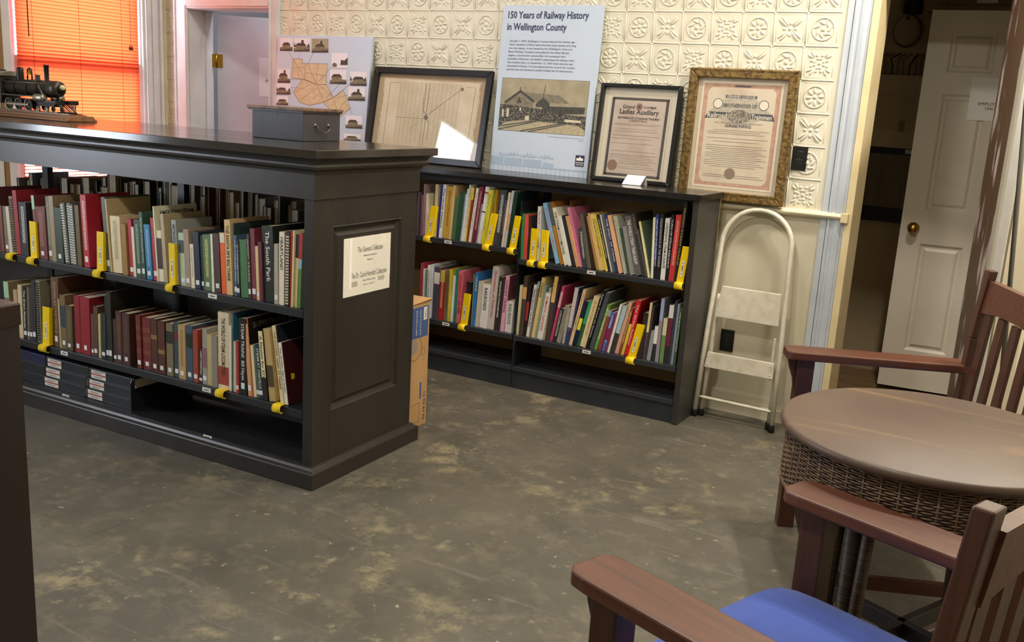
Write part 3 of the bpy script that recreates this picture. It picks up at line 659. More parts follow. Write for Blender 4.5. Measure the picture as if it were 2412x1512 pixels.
# ================================================================ BOOKS
BOOKS = {
'IU':[
 (-1.894,0.027,0.291,1.3,'4a2026',{}),
 (-1.866,0.021,0.210,-1.6,'6a3a30',{}),
 (-1.844,0.033,0.209,-3.0,'6b6450',{'l': 1}),
 (-1.808,0.022,0.211,-3.4,'b5ad98',{}),
 (-1.782,0.025,0.259,-3.9,'7a6350',{'c': '1a1a1a'}),
 (-1.755,0.027,0.288,-3.0,'8a2530',{}),
 (-1.723,0.052,0.241,-1.1,'26262a',{'n': 'b0b0b0'}),
 (-1.625,0.019,0.278,-3.3,'6a2f33',{'p': ('8fb59a', 0.78, 1.0)}),
 (-1.605,0.065,0.233,-1.5,'5f2f28',{'l': 1, 'n': '8a5a48'}),
 (-1.536,0.024,0.283,-1.7,'5f5c4a',{'l': 1, 'n': '8a8a70'}),
 (-1.511,0.028,0.287,-1.5,'8a7a60',{}),
 (-1.482,0.048,0.241,-1.3,'2f3a30',{'l': 1}),
 (-1.428,0.030,0.264,-4.7,'55574e',{'c': 'b8b8ae'}),
 (-1.395,0.023,0.267,-3.3,'55574e',{'c': 'a8a89e'}),
 (-1.370,0.021,0.264,-2.8,'4a4c46',{'c': 'b0b0a8'}),
 (-1.345,0.026,0.263,-2.1,'5a4a28',{}),
 (-1.307,0.036,0.311,-2.3,'a3242c',{'n': 'e0c0c0', 'l': 1}),
 (-1.199,0.024,0.162,-4.0,'a9a3ae',{'t': ('STEAM', '20202a')}),
 (-1.163,0.023,0.314,-4.4,'4d5448',{'l': 1}),
 (-1.139,0.008,0.309,-4.2,'b09a70',{}),
 (-1.131,0.060,0.240,-2.2,'c8b893',{'n': '7a6a50'}),
 (-1.061,0.030,0.214,-2.1,'8a6a35',{}),
 (-1.025,0.025,0.236,-2.5,'9a2030',{'l': 1}),
 (-0.998,0.015,0.208,-2.6,'cfc0a0',{}),
 (-0.980,0.033,0.242,-2.5,'2f4438',{'n': '8a9a88', 'l': 1}),
 (-0.946,0.020,0.275,-2.6,'2a4634',{'n': '90a090', 'l': 1}),
 (-0.921,0.034,0.227,-3.2,'2f6f9a',{'n': '80a8c0', 'l': 1}),
 (-0.885,0.026,0.257,-3.0,'a03038',{'l': 1}),
 (-0.859,0.006,0.306,-3.4,'d6cbb0',{'x': ('AMERICAN STEAM', '202020')}),
 (-0.852,0.029,0.210,-3.2,'d0c3a5',{'p': ('3a2a2a', 0.25, 0.85)}),
 (-0.822,0.019,0.279,-3.8,'a59575',{}),
 (-0.761,0.025,0.262,-2.9,'8d8f8c',{'t': ('METROPOLITAN CORRIDOR', '2a3050'), 'l': 1}),
 (-0.728,0.031,0.215,-2.6,'9fae90',{'p': ('30443a', 0.62, 0.86), 'l': 1}),
 (-0.696,0.029,0.232,-2.7,'8f7f6d',{'l': 1}),
 (-0.665,0.019,0.177,-2.1,'cdc4ab',{'n': '7a7060'}),
 (-0.644,0.030,0.228,-2.8,'1e2738',{'l': 1}),
 (-0.613,0.015,0.217,-1.7,'1e2620',{'l': 1}),
 (-0.596,0.040,0.223,-2.2,'4f6b45',{'n': 'c0b860', 'l': 1}),
 (-0.554,0.011,0.229,-2.0,'d8d2bd',{}),
 (-0.541,0.033,0.233,-2.5,'43302a',{'l': 1}),
 (-0.502,0.025,0.240,-2.7,'d05a28',{'p': ('c8c0b0', 0.84, 1.0)}),
 (-0.475,0.030,0.294,-2.4,'c2a877',{'t': ("THE SANTA FE'S BIG THREE", '2a2018')}),
 (-0.443,0.004,0.283,-0.8,'2f4040',{'x': ('TICKET', '182020')}),
 (-0.438,0.016,0.238,-1.3,'3f5570',{'n': 'a0b0c0', 'l': 1}),
 (-0.422,0.017,0.220,-1.8,'1e2228',{'n': 'b0b0b0', 'l': 1}),
 (-0.403,0.039,0.225,-2.8,'3f6a45',{}),
 (-0.363,0.014,0.249,-2.8,'3a2a2c',{'t': ('GHOST TRAINS', 'c0b0a8'), 'l': 1}),
 (-0.348,0.023,0.273,-2.5,'6a3036',{'l': 1}),
 (-0.323,0.016,0.209,-2.6,'c8ad80',{'l': 1}),
 (-0.306,0.018,0.228,-2.4,'5a2830',{}),
 (-0.287,0.055,0.291,-2.7,'1c2018',{'t': ('The South Park', 'e8e0d0')}),
 (-0.231,0.019,0.230,-0.6,'9d9488',{'l': 1}),
 (-0.211,0.025,0.278,0.3,'d0c6b3',{'t': ('HEARTLAND', '2a2a2a')}),
 (-0.186,0.007,0.281,0.2,'6a5a48',{}),
 (-0.178,0.018,0.284,0.7,'241a18',{'c': 'b0a898'}),
 (-0.159,0.011,0.287,0.5,'8a3a25',{}),
 (-0.148,0.007,0.290,1.5,'c8b898',{}),
 (-0.140,0.015,0.278,2.2,'b5ad6a',{'p': ('20181a', 0.68, 1.0)}),
 (-0.125,0.016,0.282,2.2,'56704a',{'p': ('a02035', 0.66, 1.0), 'q': ('8098c0', 0.53, 0.66)}),
],
'IL':[
 (-1.868,0.036,0.252,-1.6,'7a6a50',{'p': ('8fb08f', 0.7, 1.0)}),
 (-1.811,0.028,0.222,-0.1,'a08a68',{}),
 (-1.775,0.028,0.251,1.1,'b8a888',{}),
 (-1.747,0.024,0.247,2.0,'1a1a1c',{'t': ('The Grand Alexander', 'c8c8c0'), 'l': 1}),
 (-1.721,0.017,0.247,2.9,'5a5a48',{'l': 1}),
 (-1.704,0.021,0.251,2.4,'3a2c2a',{'l': 1}),
 (-1.682,0.026,0.288,2.0,'2a2a2e',{'l': 1}),
 (-1.652,0.031,0.288,0.6,'7a7565',{'c': '181818'}),
 (-1.545,0.050,0.318,0.6,'5a4030',{'t': ('DOWN AT THE DEPOT', '9a8060'), 'l': 1}),
 (-1.493,0.009,0.225,-0.4,'a89870',{}),
 (-1.483,0.035,0.246,-0.1,'6a5a3a',{'p': ('2c3a44', 0.4, 0.8), 'l': 1}),
 (-1.446,0.044,0.206,1.4,'4f452f',{'n': '6a6048', 'l': 1}),
 (-1.391,0.036,0.257,0.6,'7a1f28',{'l': 1}),
 (-1.354,0.063,0.257,1.2,'7f1c26',{'l': 1}),
 (-1.289,0.015,0.190,1.4,'5a3a30',{'l': 1}),
 (-1.273,0.028,0.227,1.9,'4a3a2e',{'l': 1}),
 (-1.235,0.014,0.198,1.3,'b09f75',{}),
 (-1.219,0.029,0.201,1.6,'22302c',{'l': 1}),
 (-1.189,0.018,0.282,-0.5,'14161a',{'l': 1}),
 (-1.170,0.027,0.307,-0.3,'22221c',{'l': 1}),
 (-1.141,0.021,0.190,0.0,'3a2422',{'l': 1}),
 (-1.119,0.035,0.229,-0.0,'43291f',{'n': '6a4a30', 'l': 1}),
 (-1.081,0.046,0.227,0.4,'3f2622',{'n': '5a4030', 'l': 1}),
 (-0.991,0.027,0.231,-1.0,'5f221e',{'g': 1, 'l': 1}),
 (-0.962,0.052,0.226,-0.7,'5f221e',{'g': 1, 'l': 1}),
 (-0.903,0.037,0.230,-0.9,'47261c',{'q': ('7a6038', 0.62, 0.7), 'l': 1}),
 (-0.865,0.041,0.227,-0.5,'4a281c',{'q': ('7a6038', 0.38, 0.46), 'l': 1}),
 (-0.818,0.038,0.224,0.1,'6b6248',{'p': ('222820', 0.62, 0.85), 'l': 1}),
 (-0.779,0.031,0.235,0.1,'33434a',{'p': ('582530', 0.66, 0.82), 'l': 1}),
 (-0.745,0.039,0.230,-0.0,'a5885a',{'n': '6a5030', 'l': 1}),
 (-0.703,0.035,0.233,-0.1,'35485a',{'p': ('1a2420', 0.6, 0.86), 'l': 1}),
 (-0.667,0.028,0.221,-0.1,'8a3a2a',{'l': 1}),
 (-0.638,0.020,0.149,1.8,'2a2022',{'n': 'c0b8b0', 'l': 1}),
 (-0.617,0.026,0.234,0.3,'8a867a',{'p': ('7a5a58', 0.3, 0.66), 'l': 1}),
 (-0.590,0.026,0.213,-0.3,'a8996f',{}),
 (-0.561,0.031,0.214,-0.4,'7d776a',{}),
 (-0.527,0.059,0.317,0.2,'c0b295',{'t': ('THE WORLD OF STEAM LOCOMOTIVES', '2a2420'), 'p': ('8a3a30', 0.06, 0.3)}),
 (-0.468,0.011,0.270,0.2,'cfc5ae',{}),
 (-0.456,0.005,0.319,0.4,'2a5a70',{}),
 (-0.450,0.021,0.208,0.1,'b5a88d',{}),
 (-0.428,0.014,0.210,-0.7,'8f3030',{'l': 1}),
 (-0.411,0.039,0.310,-0.7,'121212',{'t': ('STEAM TRAINS  Bill Hayes', 'd0c8b8'), 'l': 1}),
 (-0.365,0.020,0.291,-4.2,'b88a5a',{'l': 1}),
 (-0.345,0.004,0.314,-5.3,'b0442e',{'x': ('SUPERTRAINS', '8a8070'), 'xc': '1a1614'}),
 (-0.340,0.017,0.209,-5.3,'c5bb98',{}),
 (-0.322,0.014,0.211,-5.5,'4a5a48',{'l': 1}),
 (-0.308,0.023,0.217,-6.1,'22332e',{'t': ('STEAM AT OAKVILLE', 'c0c8c0'), 'l': 1}),
 (-0.283,0.022,0.275,-6.1,'1e1a18',{'p': ('cfc29a', 0.33, 1.0), 't': ('A Passion for STEAM', '3a2a20')}),
 (-0.256,0.033,0.288,-6.8,'a89060',{'p': ('4a3a28', 0.2, 0.5)}),
 (-0.199,0.018,0.308,-8.7,'c8b98f',{'t': ('THE GOLDEN YEARS OF TRAINS', '7a5a30'), 'xc': '20242e'}),
 (-0.179,0.016,0.245,-8.5,'ddd5c0',{'t': ('The Golden Age of Steam', '3a1a14'), 'xc': '3a1418'}),
],
'WUL':[
 (1.134,0.011,0.235,0.5,'5a5058',{}),
 (1.146,0.015,0.237,1.2,'3a2f42',{}),
 (1.163,0.013,0.221,0.6,'7a5550',{}),
 (1.176,0.015,0.282,0.0,'8a7278',{}),
 (1.193,0.013,0.233,0.0,'cfc8b5',{}),
 (1.207,0.008,0.219,-0.7,'d0c8b0',{}),
 (1.251,0.018,0.287,-0.1,'c5b98f',{}),
 (1.270,0.013,0.289,3.7,'2c2d80',{}),
 (1.284,0.021,0.291,3.5,'e8e6e4',{'t': ('The Great Venture', '303038')}),
 (1.310,0.041,0.283,3.9,'c09a45',{'n': '6a4a18'}),
 (1.353,0.015,0.293,3.3,'c9ad78',{}),
 (1.369,0.025,0.229,4.6,'4a6a4c',{}),
 (1.395,0.027,0.261,5.2,'2a4a35',{}),
 (1.425,0.012,0.255,4.6,'a8bcc8',{'n': '485868'}),
 (1.437,0.009,0.283,4.8,'e0e4e8',{}),
 (1.447,0.008,0.306,4.8,'d8dcdc',{'n': '202020'}),
 (1.457,0.013,0.292,5.6,'e8d060',{'n': '806020'}),
 (1.467,0.012,0.293,5.2,'8a3a28',{'p': ('e0c040', 0.78, 1.0)}),
 (1.481,0.017,0.293,6.5,'ecdcd4',{'n': '8a7a78'}),
 (1.503,0.026,0.303,6.5,'6d2838',{'n': 'c09098'}),
 (1.530,0.006,0.213,6.5,'8a8f98',{}),
 (1.537,0.022,0.306,6.9,'e8e4e0',{'p': ('b04038', 0.88, 0.91), 'q': ('202020', 0.55, 0.57)}),
 (1.561,0.015,0.292,7.0,'e8d23c',{'n': '403810'}),
 (1.577,0.006,0.292,7.2,'e8d850',{}),
 (1.625,0.008,0.291,2.7,'b0801f',{}),
 (1.636,0.040,0.294,4.7,'3d4450',{'n': 'd0d0d0'}),
 (1.676,0.010,0.267,4.6,'24262c',{'n': 'b0b0b0'}),
 (1.687,0.013,0.288,5.5,'d8c8b0',{}),
 (1.701,0.015,0.299,6.1,'c0bcc4',{'p': ('c89878', 0.3, 0.6)}),
 (1.718,0.023,0.292,5.8,'1c3a30',{'xc': '16302a'}),
],
'WUR':[
 (1.807,0.017,0.237,-1.7,'3f8f50',{}),
 (1.825,0.020,0.234,-1.1,'d05048',{}),
 (1.845,0.013,0.228,-1.7,'3a3230',{}),
 (1.898,0.020,0.282,-1.9,'dcd4d0',{'n': '404040'}),
 (2.015,0.023,0.316,-18.0,'7fb0d0',{'n': 'b04870'}),
 (2.041,0.020,0.322,-17.6,'b07838',{'p': ('505a60', 0.62, 1.0)}),
 (2.066,0.023,0.297,-17.7,'ece2c0',{'t': ('THE STEAM LOCOMOTIVE', '303030')}),
 (2.090,0.017,0.258,-17.5,'d8dcdc',{}),
 (2.108,0.024,0.262,-17.3,'2c2c2c',{}),
 (2.133,0.019,0.262,-18.2,'c09870',{}),
 (2.152,0.015,0.307,-18.2,'e87fa0',{'n': 'a02048'}),
 (2.170,0.026,0.201,-11.7,'3a4044',{'n': 'c0c0b8'}),
 (2.198,0.017,0.278,-13.6,'5a5650',{}),
 (2.216,0.025,0.265,-12.9,'35281e',{}),
 (2.244,0.016,0.271,-16.4,'b08850',{}),
 (2.260,0.009,0.290,-17.1,'c8a070',{}),
 (2.270,0.026,0.284,-17.1,'d8c070',{'n': '6a5020'}),
 (2.297,0.012,0.287,-18.1,'cdb84a',{'n': '3a3010'}),
 (2.310,0.014,0.288,-17.7,'20242c',{'n': 'c8c0a0'}),
 (2.324,0.006,0.289,-17.4,'e0d0c0',{}),
 (2.336,0.012,0.290,-17.4,'5a5f6a',{}),
 (2.349,0.015,0.293,-17.3,'2f3668',{'t': ('THE SPIRIT OF STEAM', 'f0f0f0')}),
 (2.368,0.020,0.291,-17.3,'d8a880',{}),
 (2.395,0.019,0.289,-16.5,'aab0a0',{'n': '808878'}),
 (2.415,0.012,0.230,-16.1,'3a4a40',{}),
 (2.428,0.026,0.240,-15.7,'8a8a88',{}),
 (2.454,0.034,0.294,-16.3,'5a5a5a',{'t': ('THE WORLD STEAM TRAIN ALBUM', 'e8e8e8')}),
 (2.490,0.021,0.311,-16.4,'3a3a3a',{'t': ('PLASMA', '8a6050'), 'xc': '2c2824'}),
 (2.512,0.010,0.236,-17.7,'50504e',{}),
 (2.523,0.011,0.276,-15.5,'d8cc98',{'xc': '5a6a58'}),
 (2.535,0.012,0.294,-2.9,'d8d4c0',{}),
 (2.548,0.013,0.311,-2.5,'1a1c28',{'p': ('2f4290', 0.3, 1.0), 't': ('THE LAST DAYS OF THE STEAM RAILWAY', 'e0e4f0')}),
 (2.562,0.021,0.315,-1.8,'1c1c20',{'t': ('STEAM RAILWAYS OF THE WORLD', 'b0b0b0')}),
 (2.585,0.023,0.297,-0.4,'ece8d8',{'t': ('CONTINENTAL STEAM IN EUROPE', '202020')}),
 (2.610,0.015,0.317,0.4,'18181a',{'t': ('TURN OF STEAM RAILWAYS', 'd0d0d0')}),
 (2.626,0.028,0.318,1.6,'c03838',{'n': 'd8a090'}),
 (2.654,0.016,0.383,2.5,'2c2820',{'t': ('CLASSIC STEAM TRAINS', 'a09060')}),
],
'WLL':[
 (1.173,0.018,0.301,0.5,'a03a4c',{}),
 (1.194,0.016,0.270,0.2,'e0dcc8',{}),
 (1.211,0.013,0.270,-0.1,'5f7f80',{}),
 (1.226,0.018,0.296,0.0,'e8e8e4',{'n': '404040'}),
 (1.245,0.018,0.304,0.5,'c8d0dc',{}),
 (1.264,0.038,0.292,1.5,'4a4858',{'p': ('e0dcd8', 0.68, 0.9)}),
 (1.303,0.031,0.279,1.5,'a82830',{'p': ('c0b050', 0.76, 1.0), 'n': 'e0c070'}),
 (1.337,0.028,0.285,1.4,'7a6a48',{'n': '5a4a30'}),
 (1.366,0.015,0.292,1.0,'c8b838',{}),
 (1.384,0.017,0.259,1.7,'e4e8dc',{}),
 (1.403,0.019,0.294,0.6,'2f7a68',{}),
 (1.423,0.026,0.292,1.0,'e06a78',{'t': ('CINCINNATI & LAKE ERIE', '902030')}),
 (1.502,0.025,0.238,-4.9,'2a2024',{}),
 (1.524,0.005,0.285,0.6,'6a8a88',{}),
 (1.530,0.017,0.298,1.8,'2f70b0',{'t': ('TRAINS', 'f0f4f8')}),
 (1.549,0.026,0.253,2.7,'c0b8a8',{}),
 (1.578,0.046,0.239,2.6,'ece8ec',{'t': ('RAILROADS', '303040')}),
 (1.625,0.040,0.344,3.1,'c0bab4',{'t': ('Romance of Railways', 'c05070')}),
 (1.668,0.024,0.294,3.2,'3a2c28',{'n': 'e0e0d8'}),
 (1.693,0.014,0.286,3.3,'3c3a44',{}),
 (1.708,0.024,0.306,3.5,'e8a0b8',{'t': ('LUXURY TRAINS', '902048'), 'xc': '6a3a44'}),
 (1.735,0.042,0.169,2.6,'ece6d8',{'t': ('RAILWAYS', '6a6a60')}),
],
'WLR':[
 (1.806,0.017,0.269,1.5,'e6d6b0',{}),
 (1.824,0.024,0.323,2.6,'4a4038',{'p': ('d0a060', 0.62, 0.82)}),
 (1.850,0.015,0.285,3.4,'2a2224',{'p': ('a03038', 0.3, 0.66)}),
 (1.867,0.018,0.284,6.0,'e4e0d4',{'t': ('TRAINS AROUND THE WORLD', '283058')}),
 (1.886,0.012,0.305,6.1,'7a7268',{'p': ('9ab0b8', 0.88, 1.0)}),
 (1.899,0.020,0.329,7.2,'e8c080',{'t': ('TRAINS', '5a4a20')}),
 (1.920,0.017,0.288,7.2,'8a9a88',{}),
 (1.937,0.028,0.252,8.0,'ece4d4',{'t': ('ROMANTIC RAILWAYS', 'c04848')}),
 (1.966,0.014,0.280,4.1,'a8a890',{}),
 (1.981,0.022,0.346,5.9,'4a3c38',{'p': ('d8b070', 0.6, 1.0)}),
 (2.003,0.005,0.305,6.4,'4a3850',{}),
 (2.009,0.015,0.302,9.6,'c84868',{'p': ('e8a0a8', 0.62, 0.9)}),
 (2.028,0.021,0.186,9.6,'2c2e32',{'t': ('LOCOMOTION', 'f0f0f0')}),
 (2.050,0.023,0.204,10.2,'8a887e',{'n': '6a6860'}),
 (2.079,0.016,0.194,6.7,'a5a49c',{}),
 (2.098,0.022,0.305,6.8,'3a4070',{'p': ('c8c0bc', 0.3, 1.0), 'n': 'b06060'}),
 (2.121,0.002,0.274,7.6,'3a3f68',{}),
 (2.124,0.017,0.305,11.0,'e0bc90',{'n': '6a5030'}),
 (2.143,0.019,0.247,12.1,'16203c',{'p': ('e8d838', 0.36, 0.62)}),
 (2.163,0.020,0.248,12.5,'2f5a44',{'p': ('3f9a68', 0.5, 1.0)}),
 (2.184,0.032,0.278,12.2,'ecc898',{'n': 'a07850'}),
 (2.219,0.014,0.322,13.0,'1a1a1c',{'t': ('Railway Across the Rockies', 'e8e8e8')}),
 (2.237,0.023,0.310,12.9,'4a5058',{}),
 (2.263,0.017,0.249,13.0,'6a9a40',{'n': 'd8e0b8'}),
 (2.284,0.020,0.219,11.4,'8a4048',{'p': ('8a9aa0', 0.85, 1.0)}),
 (2.308,0.018,0.211,11.0,'5060a0',{'p': ('7a2850', 0.3, 0.6), 'n': 'd0d8e0'}),
 (2.327,0.011,0.212,11.3,'8a3858',{}),
 (2.340,0.013,0.260,11.0,'efe6d0',{}),
 (2.355,0.024,0.257,11.6,'3a3434',{'p': ('a0b8c0', 0.42, 1.0)}),
 (2.379,0.019,0.276,11.1,'d8a890',{}),
 (2.399,0.014,0.252,11.1,'8a4a38',{'n': 'e0c868'}),
 (2.415,0.014,0.165,11.0,'d8c040',{}),
 (2.430,0.025,0.291,8.4,'d02830',{'t': ('The Great Railway', 'e8c8c0')}),
 (2.504,0.026,0.235,3.3,'2e2628',{}),
 (2.531,0.013,0.290,2.8,'5a4850',{'p': ('d8cc98', 0.48, 1.0)}),
 (2.545,0.008,0.272,3.3,'4a4048',{}),
 (2.554,0.020,0.151,4.7,'8a9098',{}),
 (2.579,0.018,0.179,1.5,'2a2a2e',{'p': ('d8dcd8', 0.5, 1.0)}),
 (2.598,0.018,0.319,0.9,'8a8a94',{'p': ('9aa4cc', 0.65, 1.0), 'n': 'b06878'}),
 (2.620,0.021,0.225,1.0,'6a8a50',{'p': ('c8c8a0', 0.62, 1.0)}),
 (2.642,0.024,0.294,1.0,'2e2a3a',{'p': ('6a2a40', 0.3, 0.78), 'q': ('e8dcdc', 0.78, 1.0)}),
 (2.667,0.012,0.319,1.3,'3a4048',{}),
 (2.679,0.012,0.305,1.6,'8a94b0',{}),
 (2.692,0.013,0.288,1.7,'3a5a38',{'n': 'c8d8c8'}),
],

}
RI = {'IU': ('I', 0.045, 0.690, "on the upper island shelf", 'books on the island upper shelf'), 'IL': ('I', 0.045, 0.297, "on the lower island shelf", 'books on the island lower shelf'),
      'WUL': ('W', -0.372, 0.748, "on the upper left wall shelf", 'books on the wall shelf, upper left'), 'WUR': ('W', -0.372, 0.699, "on the upper right wall shelf", 'books on the wall shelf, upper right'),
      'WLL': ('W', -0.372, 0.292, "on the lower left wall shelf", 'books on the wall shelf, lower left'), 'WLR': ('W', -0.372, 0.290, "on the lower right wall shelf", 'books on the wall shelf, lower right')}
ORD = ['zeroth', 'first', 'second', 'third', 'fourth', 'fifth', 'sixth', 'seventh', 'eighth', 'ninth', 'tenth', 'eleventh', 'twelfth', 'thirteenth', 'fourteenth', 'fifteenth', 'sixteenth', 'seventeenth', 'eighteenth', 'nineteenth', 'twentieth']
def ordinal(n):
    if n <= 20: return ORD[n]
    t, o = divmod(n, 10); tens = {2: 'twenty', 3: 'thirty', 4: 'forty', 5: 'fifty', 6: 'sixty'}[t]
    return tens[:-1] + 'ieth' if o == 0 else tens + '-' + ORD[o]
def colour_name(h):
    import colorsys
    r, g, b_ = [int(h[i:i + 2], 16) / 255 for i in (0, 2, 4)]
    hh, s, v = colorsys.rgb_to_hsv(r, g, b_); hh *= 360
    if v < 0.2: return 'black'
    if s < 0.14: return 'white' if v > 0.84 else 'light grey' if v > 0.66 else 'grey' if v > 0.38 else 'charcoal'
    if v < 0.3: return 'dark brown' if hh < 45 else 'dark green' if hh < 170 else 'dark blue' if hh < 260 else 'dark plum'
    if hh < 12 or hh > 345: return ('pink' if v > 0.8 and s < 0.65 else 'red' if v > 0.5 and s > 0.5 else 'maroon' if s > 0.4 else 'mauve')
    if hh < 28: return 'orange' if s > 0.7 and v > 0.7 else 'peach' if v > 0.8 else 'brown'
    if hh < 48: return 'cream' if v > 0.75 and s < 0.35 else 'golden' if s > 0.5 and v > 0.6 else 'tan' if v > 0.55 else 'brown'
    if hh < 66: return 'yellow' if s > 0.5 and v > 0.6 else 'cream' if v > 0.75 else 'olive'
    if hh < 170: return 'pale green' if v > 0.6 else 'green'
    if hh < 200: return 'teal'
    if hh < 260: return 'pale blue' if v > 0.7 and s < 0.4 else 'blue' if s > 0.3 else 'slate grey'
    return 'plum' if v < 0.6 else 'pink'
_bm = {}
def book_mat(h, g, note=None):
    key = (h, g, note)
    if key in _bm: return _bm[key]
    m = bpy.data.materials.new('book_cover_' + h); m.use_nodes = True; nt = m.node_tree; b = nt.nodes['Principled BSDF']
    c = gain(h, g) + (1,)
    b.inputs['Base Color'].default_value = c; b.inputs['Roughness'].default_value = 0.42
    tc = nt.nodes.new('ShaderNodeTexCoord'); n = nt.nodes.new('ShaderNodeTexNoise'); n.inputs['Scale'].default_value = 25
    nt.links.new(tc.outputs['Object'], n.inputs['Vector'])
    mx = nt.nodes.new('ShaderNodeMix'); mx.data_type = 'RGBA'
    mx.inputs[6].default_value = tuple(x * 0.82 for x in c[:3]) + (1,); mx.inputs[7].default_value = tuple(min(0.9, x * 1.12) for x in c[:3]) + (1,)
    nt.links.new(n.outputs['Fac'], mx.inputs[0]); last = mx.outputs[2]
    if note:      # small printed lettering down the spine, too fine to read
        mp = nt.nodes.new('ShaderNodeMapping'); mp.inputs['Scale'].default_value = (230, 1, 330)
        nt.links.new(tc.outputs['Object'], mp.inputs[0])
        n2 = nt.nodes.new('ShaderNodeTexNoise'); n2.inputs['Scale'].default_value = 1.0; n2.inputs['Detail'].default_value = 1.0
        nt.links.new(mp.outputs[0], n2.inputs['Vector'])
        mr = nt.nodes.new('ShaderNodeMapRange'); mr.inputs['From Min'].default_value = 0.46; mr.inputs['From Max'].default_value = 0.54
        nt.links.new(n2.outputs['Fac'], mr.inputs['Value'])
        sx = nt.nodes.new('ShaderNodeSeparateXYZ'); nt.links.new(tc.outputs['Generated'], sx.inputs[0])
        def band(sock, a, e):
            p = nt.nodes.new('ShaderNodeMath'); p.operation = 'COMPARE'; p.inputs[1].default_value = a; p.inputs[2].default_value = e
            nt.links.new(sock, p.inputs[0]); return p.outputs[0]
        def mulm(a, c_):
            p = nt.nodes.new('ShaderNodeMath'); p.operation = 'MULTIPLY'; nt.links.new(a, p.inputs[0]); nt.links.new(c_, p.inputs[1]); return p.outputs[0]
        msk = mulm(mulm(mulm(band(sx.outputs[0], 0.5, 0.2), band(sx.outputs[2], 0.58, 0.34)), band(sx.outputs[1], 0.0, 0.02)), mr.outputs[0])
        m2 = nt.nodes.new('ShaderNodeMix'); m2.data_type = 'RGBA'; nt.links.new(msk, m2.inputs[0]); nt.links.new(last, m2.inputs[6]); m2.inputs[7].default_value = gain(note, g) + (1,); last = m2.outputs[2]
    nt.links.new(last, b.inputs['Base Color'])
    _bm[key] = m
    return m
def make_book(w, h, d, colour, g, o):
    root_m = book_mat(colour, g, o.get('n'))
    side = book_mat(o['xc'], g) if 'xc' in o else root_m
    th = min(0.003, w * 0.18)
    mb = MB()
    mb.box(-w / 2, w / 2, 0, th, 0, h)                       # spine
    mb.box(-w / 2, -w / 2 + th, th, d, 0, h)
    mb.mi = 1; mb.box(w / 2 - th, w / 2, th, d, 0, h)
    body = mb.mesh('book', [root_m, side])
    return body, th
def place_book(row, idx, u, w, h, lean, colour, o, total):
    fr, pv, z, where, grp = RI[row]
    g = GAIN[fr]
    w = max(0.006, w * 0.965); d = min(0.255 if fr == 'W' else 0.27, max(0.13, h * 0.74))
    if fr == 'W' and row in ('WUL', 'WLL'): d = min(d, 0.235)
    ob = bpy.data.objects.new('book', None); COL.objects.link(ob)
    me, th = make_book(w, h, d, colour, g, o)
    lr = math.radians(lean)
    hinge = (u + w / 0.965 / 2 + (w / 2) * 0) 
    # pivot on the lower corner towards which it leans
    px = w / 2 if lr > 0 else -w / 2
    cx = u + w / 2 / max(0.7, math.cos(lr))
    jit = random.uniform(0, 0.008)
    Mloc = Matrix.Translation((cx + px, pv + jit, z + 0.0006)) @ Matrix.Rotation(lr, 4, 'Y') @ Matrix.Translation((-px, 0, 0))
    ob.matrix_world = (ISLM @ Mloc) if fr == 'I' else Mloc
    link('cover', me, ob)
    pg = MB().box(-w / 2 + th, w / 2 - th, th, d - 0.004, 0.003, h - 0.003); pg.build('pages', PAGES, ob, fix=False)
    e = -0.0005
    def patch(hexc, f0, f1, nm='spine_band', y=e, x0=-w / 2, x1=w / 2):
        MB().quad((x0, y, h * f0), (x1, y, h * f0), (x1, y, h * f1), (x0, y, h * f1)).build(nm, book_mat(hexc, g), ob, fix=False)
    if 'p' in o: patch(*o['p'])
    if 'q' in o: patch(*o['q'])
    if o.get('g'):
        for f in (0.12, 0.15, 0.3, 0.33, 0.36, 0.55, 0.58, 0.61, 0.73, 0.76, 0.79): patch('8a5a38', f, f + 0.008, 'gilt_line')
    if 'c' in o:       # comb binding
        c = MB(); nn = int(h / 0.011)
        for q in range(1, nn): c.box(-min(w, 0.02) * 0.42, min(w, 0.02) * 0.42, -0.003, 0.0, q * 0.011 - 0.003, q * 0.011 + 0.003)
        c.build('comb_binding', book_mat(o['c'], g), ob)
    if o.get('l'): patch('e8e6de', 0.075, 0.155, 'call_label', -0.0009, -min(w * 0.4, 0.009), min(w * 0.4, 0.009))
    if 't' in o:
        s_, tc_ = o['t']; tl = min(h * 0.74, 0.0125 * len(s_) * 1.1); hh = min(w * 0.55, 0.02)
        text(s_, book_mat(tc_, g), ob, (0, -0.0011, h * 0.93 - tl / 2), (0, 0, -1), (1, 0, 0), tl, hh, 'CENTER', 0.012, 'spine_title')
    if 'x' in o:
        s_, tc_ = o['x']; text(s_, book_mat(tc_, g), ob, (w / 2 + 0.0006, d * 0.52, h - 0.03), (0, 1, 0), (0, 0, 1), d * 0.8, 0.022, 'CENTER', 0.01, 'cover_title')
    size = ('tall ' if h > 0.285 else 'short ' if h < 0.205 else '') + ('thick ' if w > 0.034 else 'slim ' if w < 0.014 else '')
    kind = 'comb-bound booklet' if 'c' in o else 'hardback' if (w > 0.028) else 'book'
    pos = ordinal(idx + 1) + ' from the left' if idx + 1 <= (total + 1) // 2 else (ordinal(total - idx) + ' from the right' if total - idx > 1 else 'last at the right')
    tag(ob, ('%s%s %s, %s %s' % (size, colour_name(colour), kind, pos, where)), 'book', grp)
GAIN = {'I': 1.35, 'W': 1.2}
for rw, lst in BOOKS.items():
    for i, (u, w, h, ln, c, o) in enumerate(lst): place_book(rw, i, u, w, h, ln, c, o, len(lst))
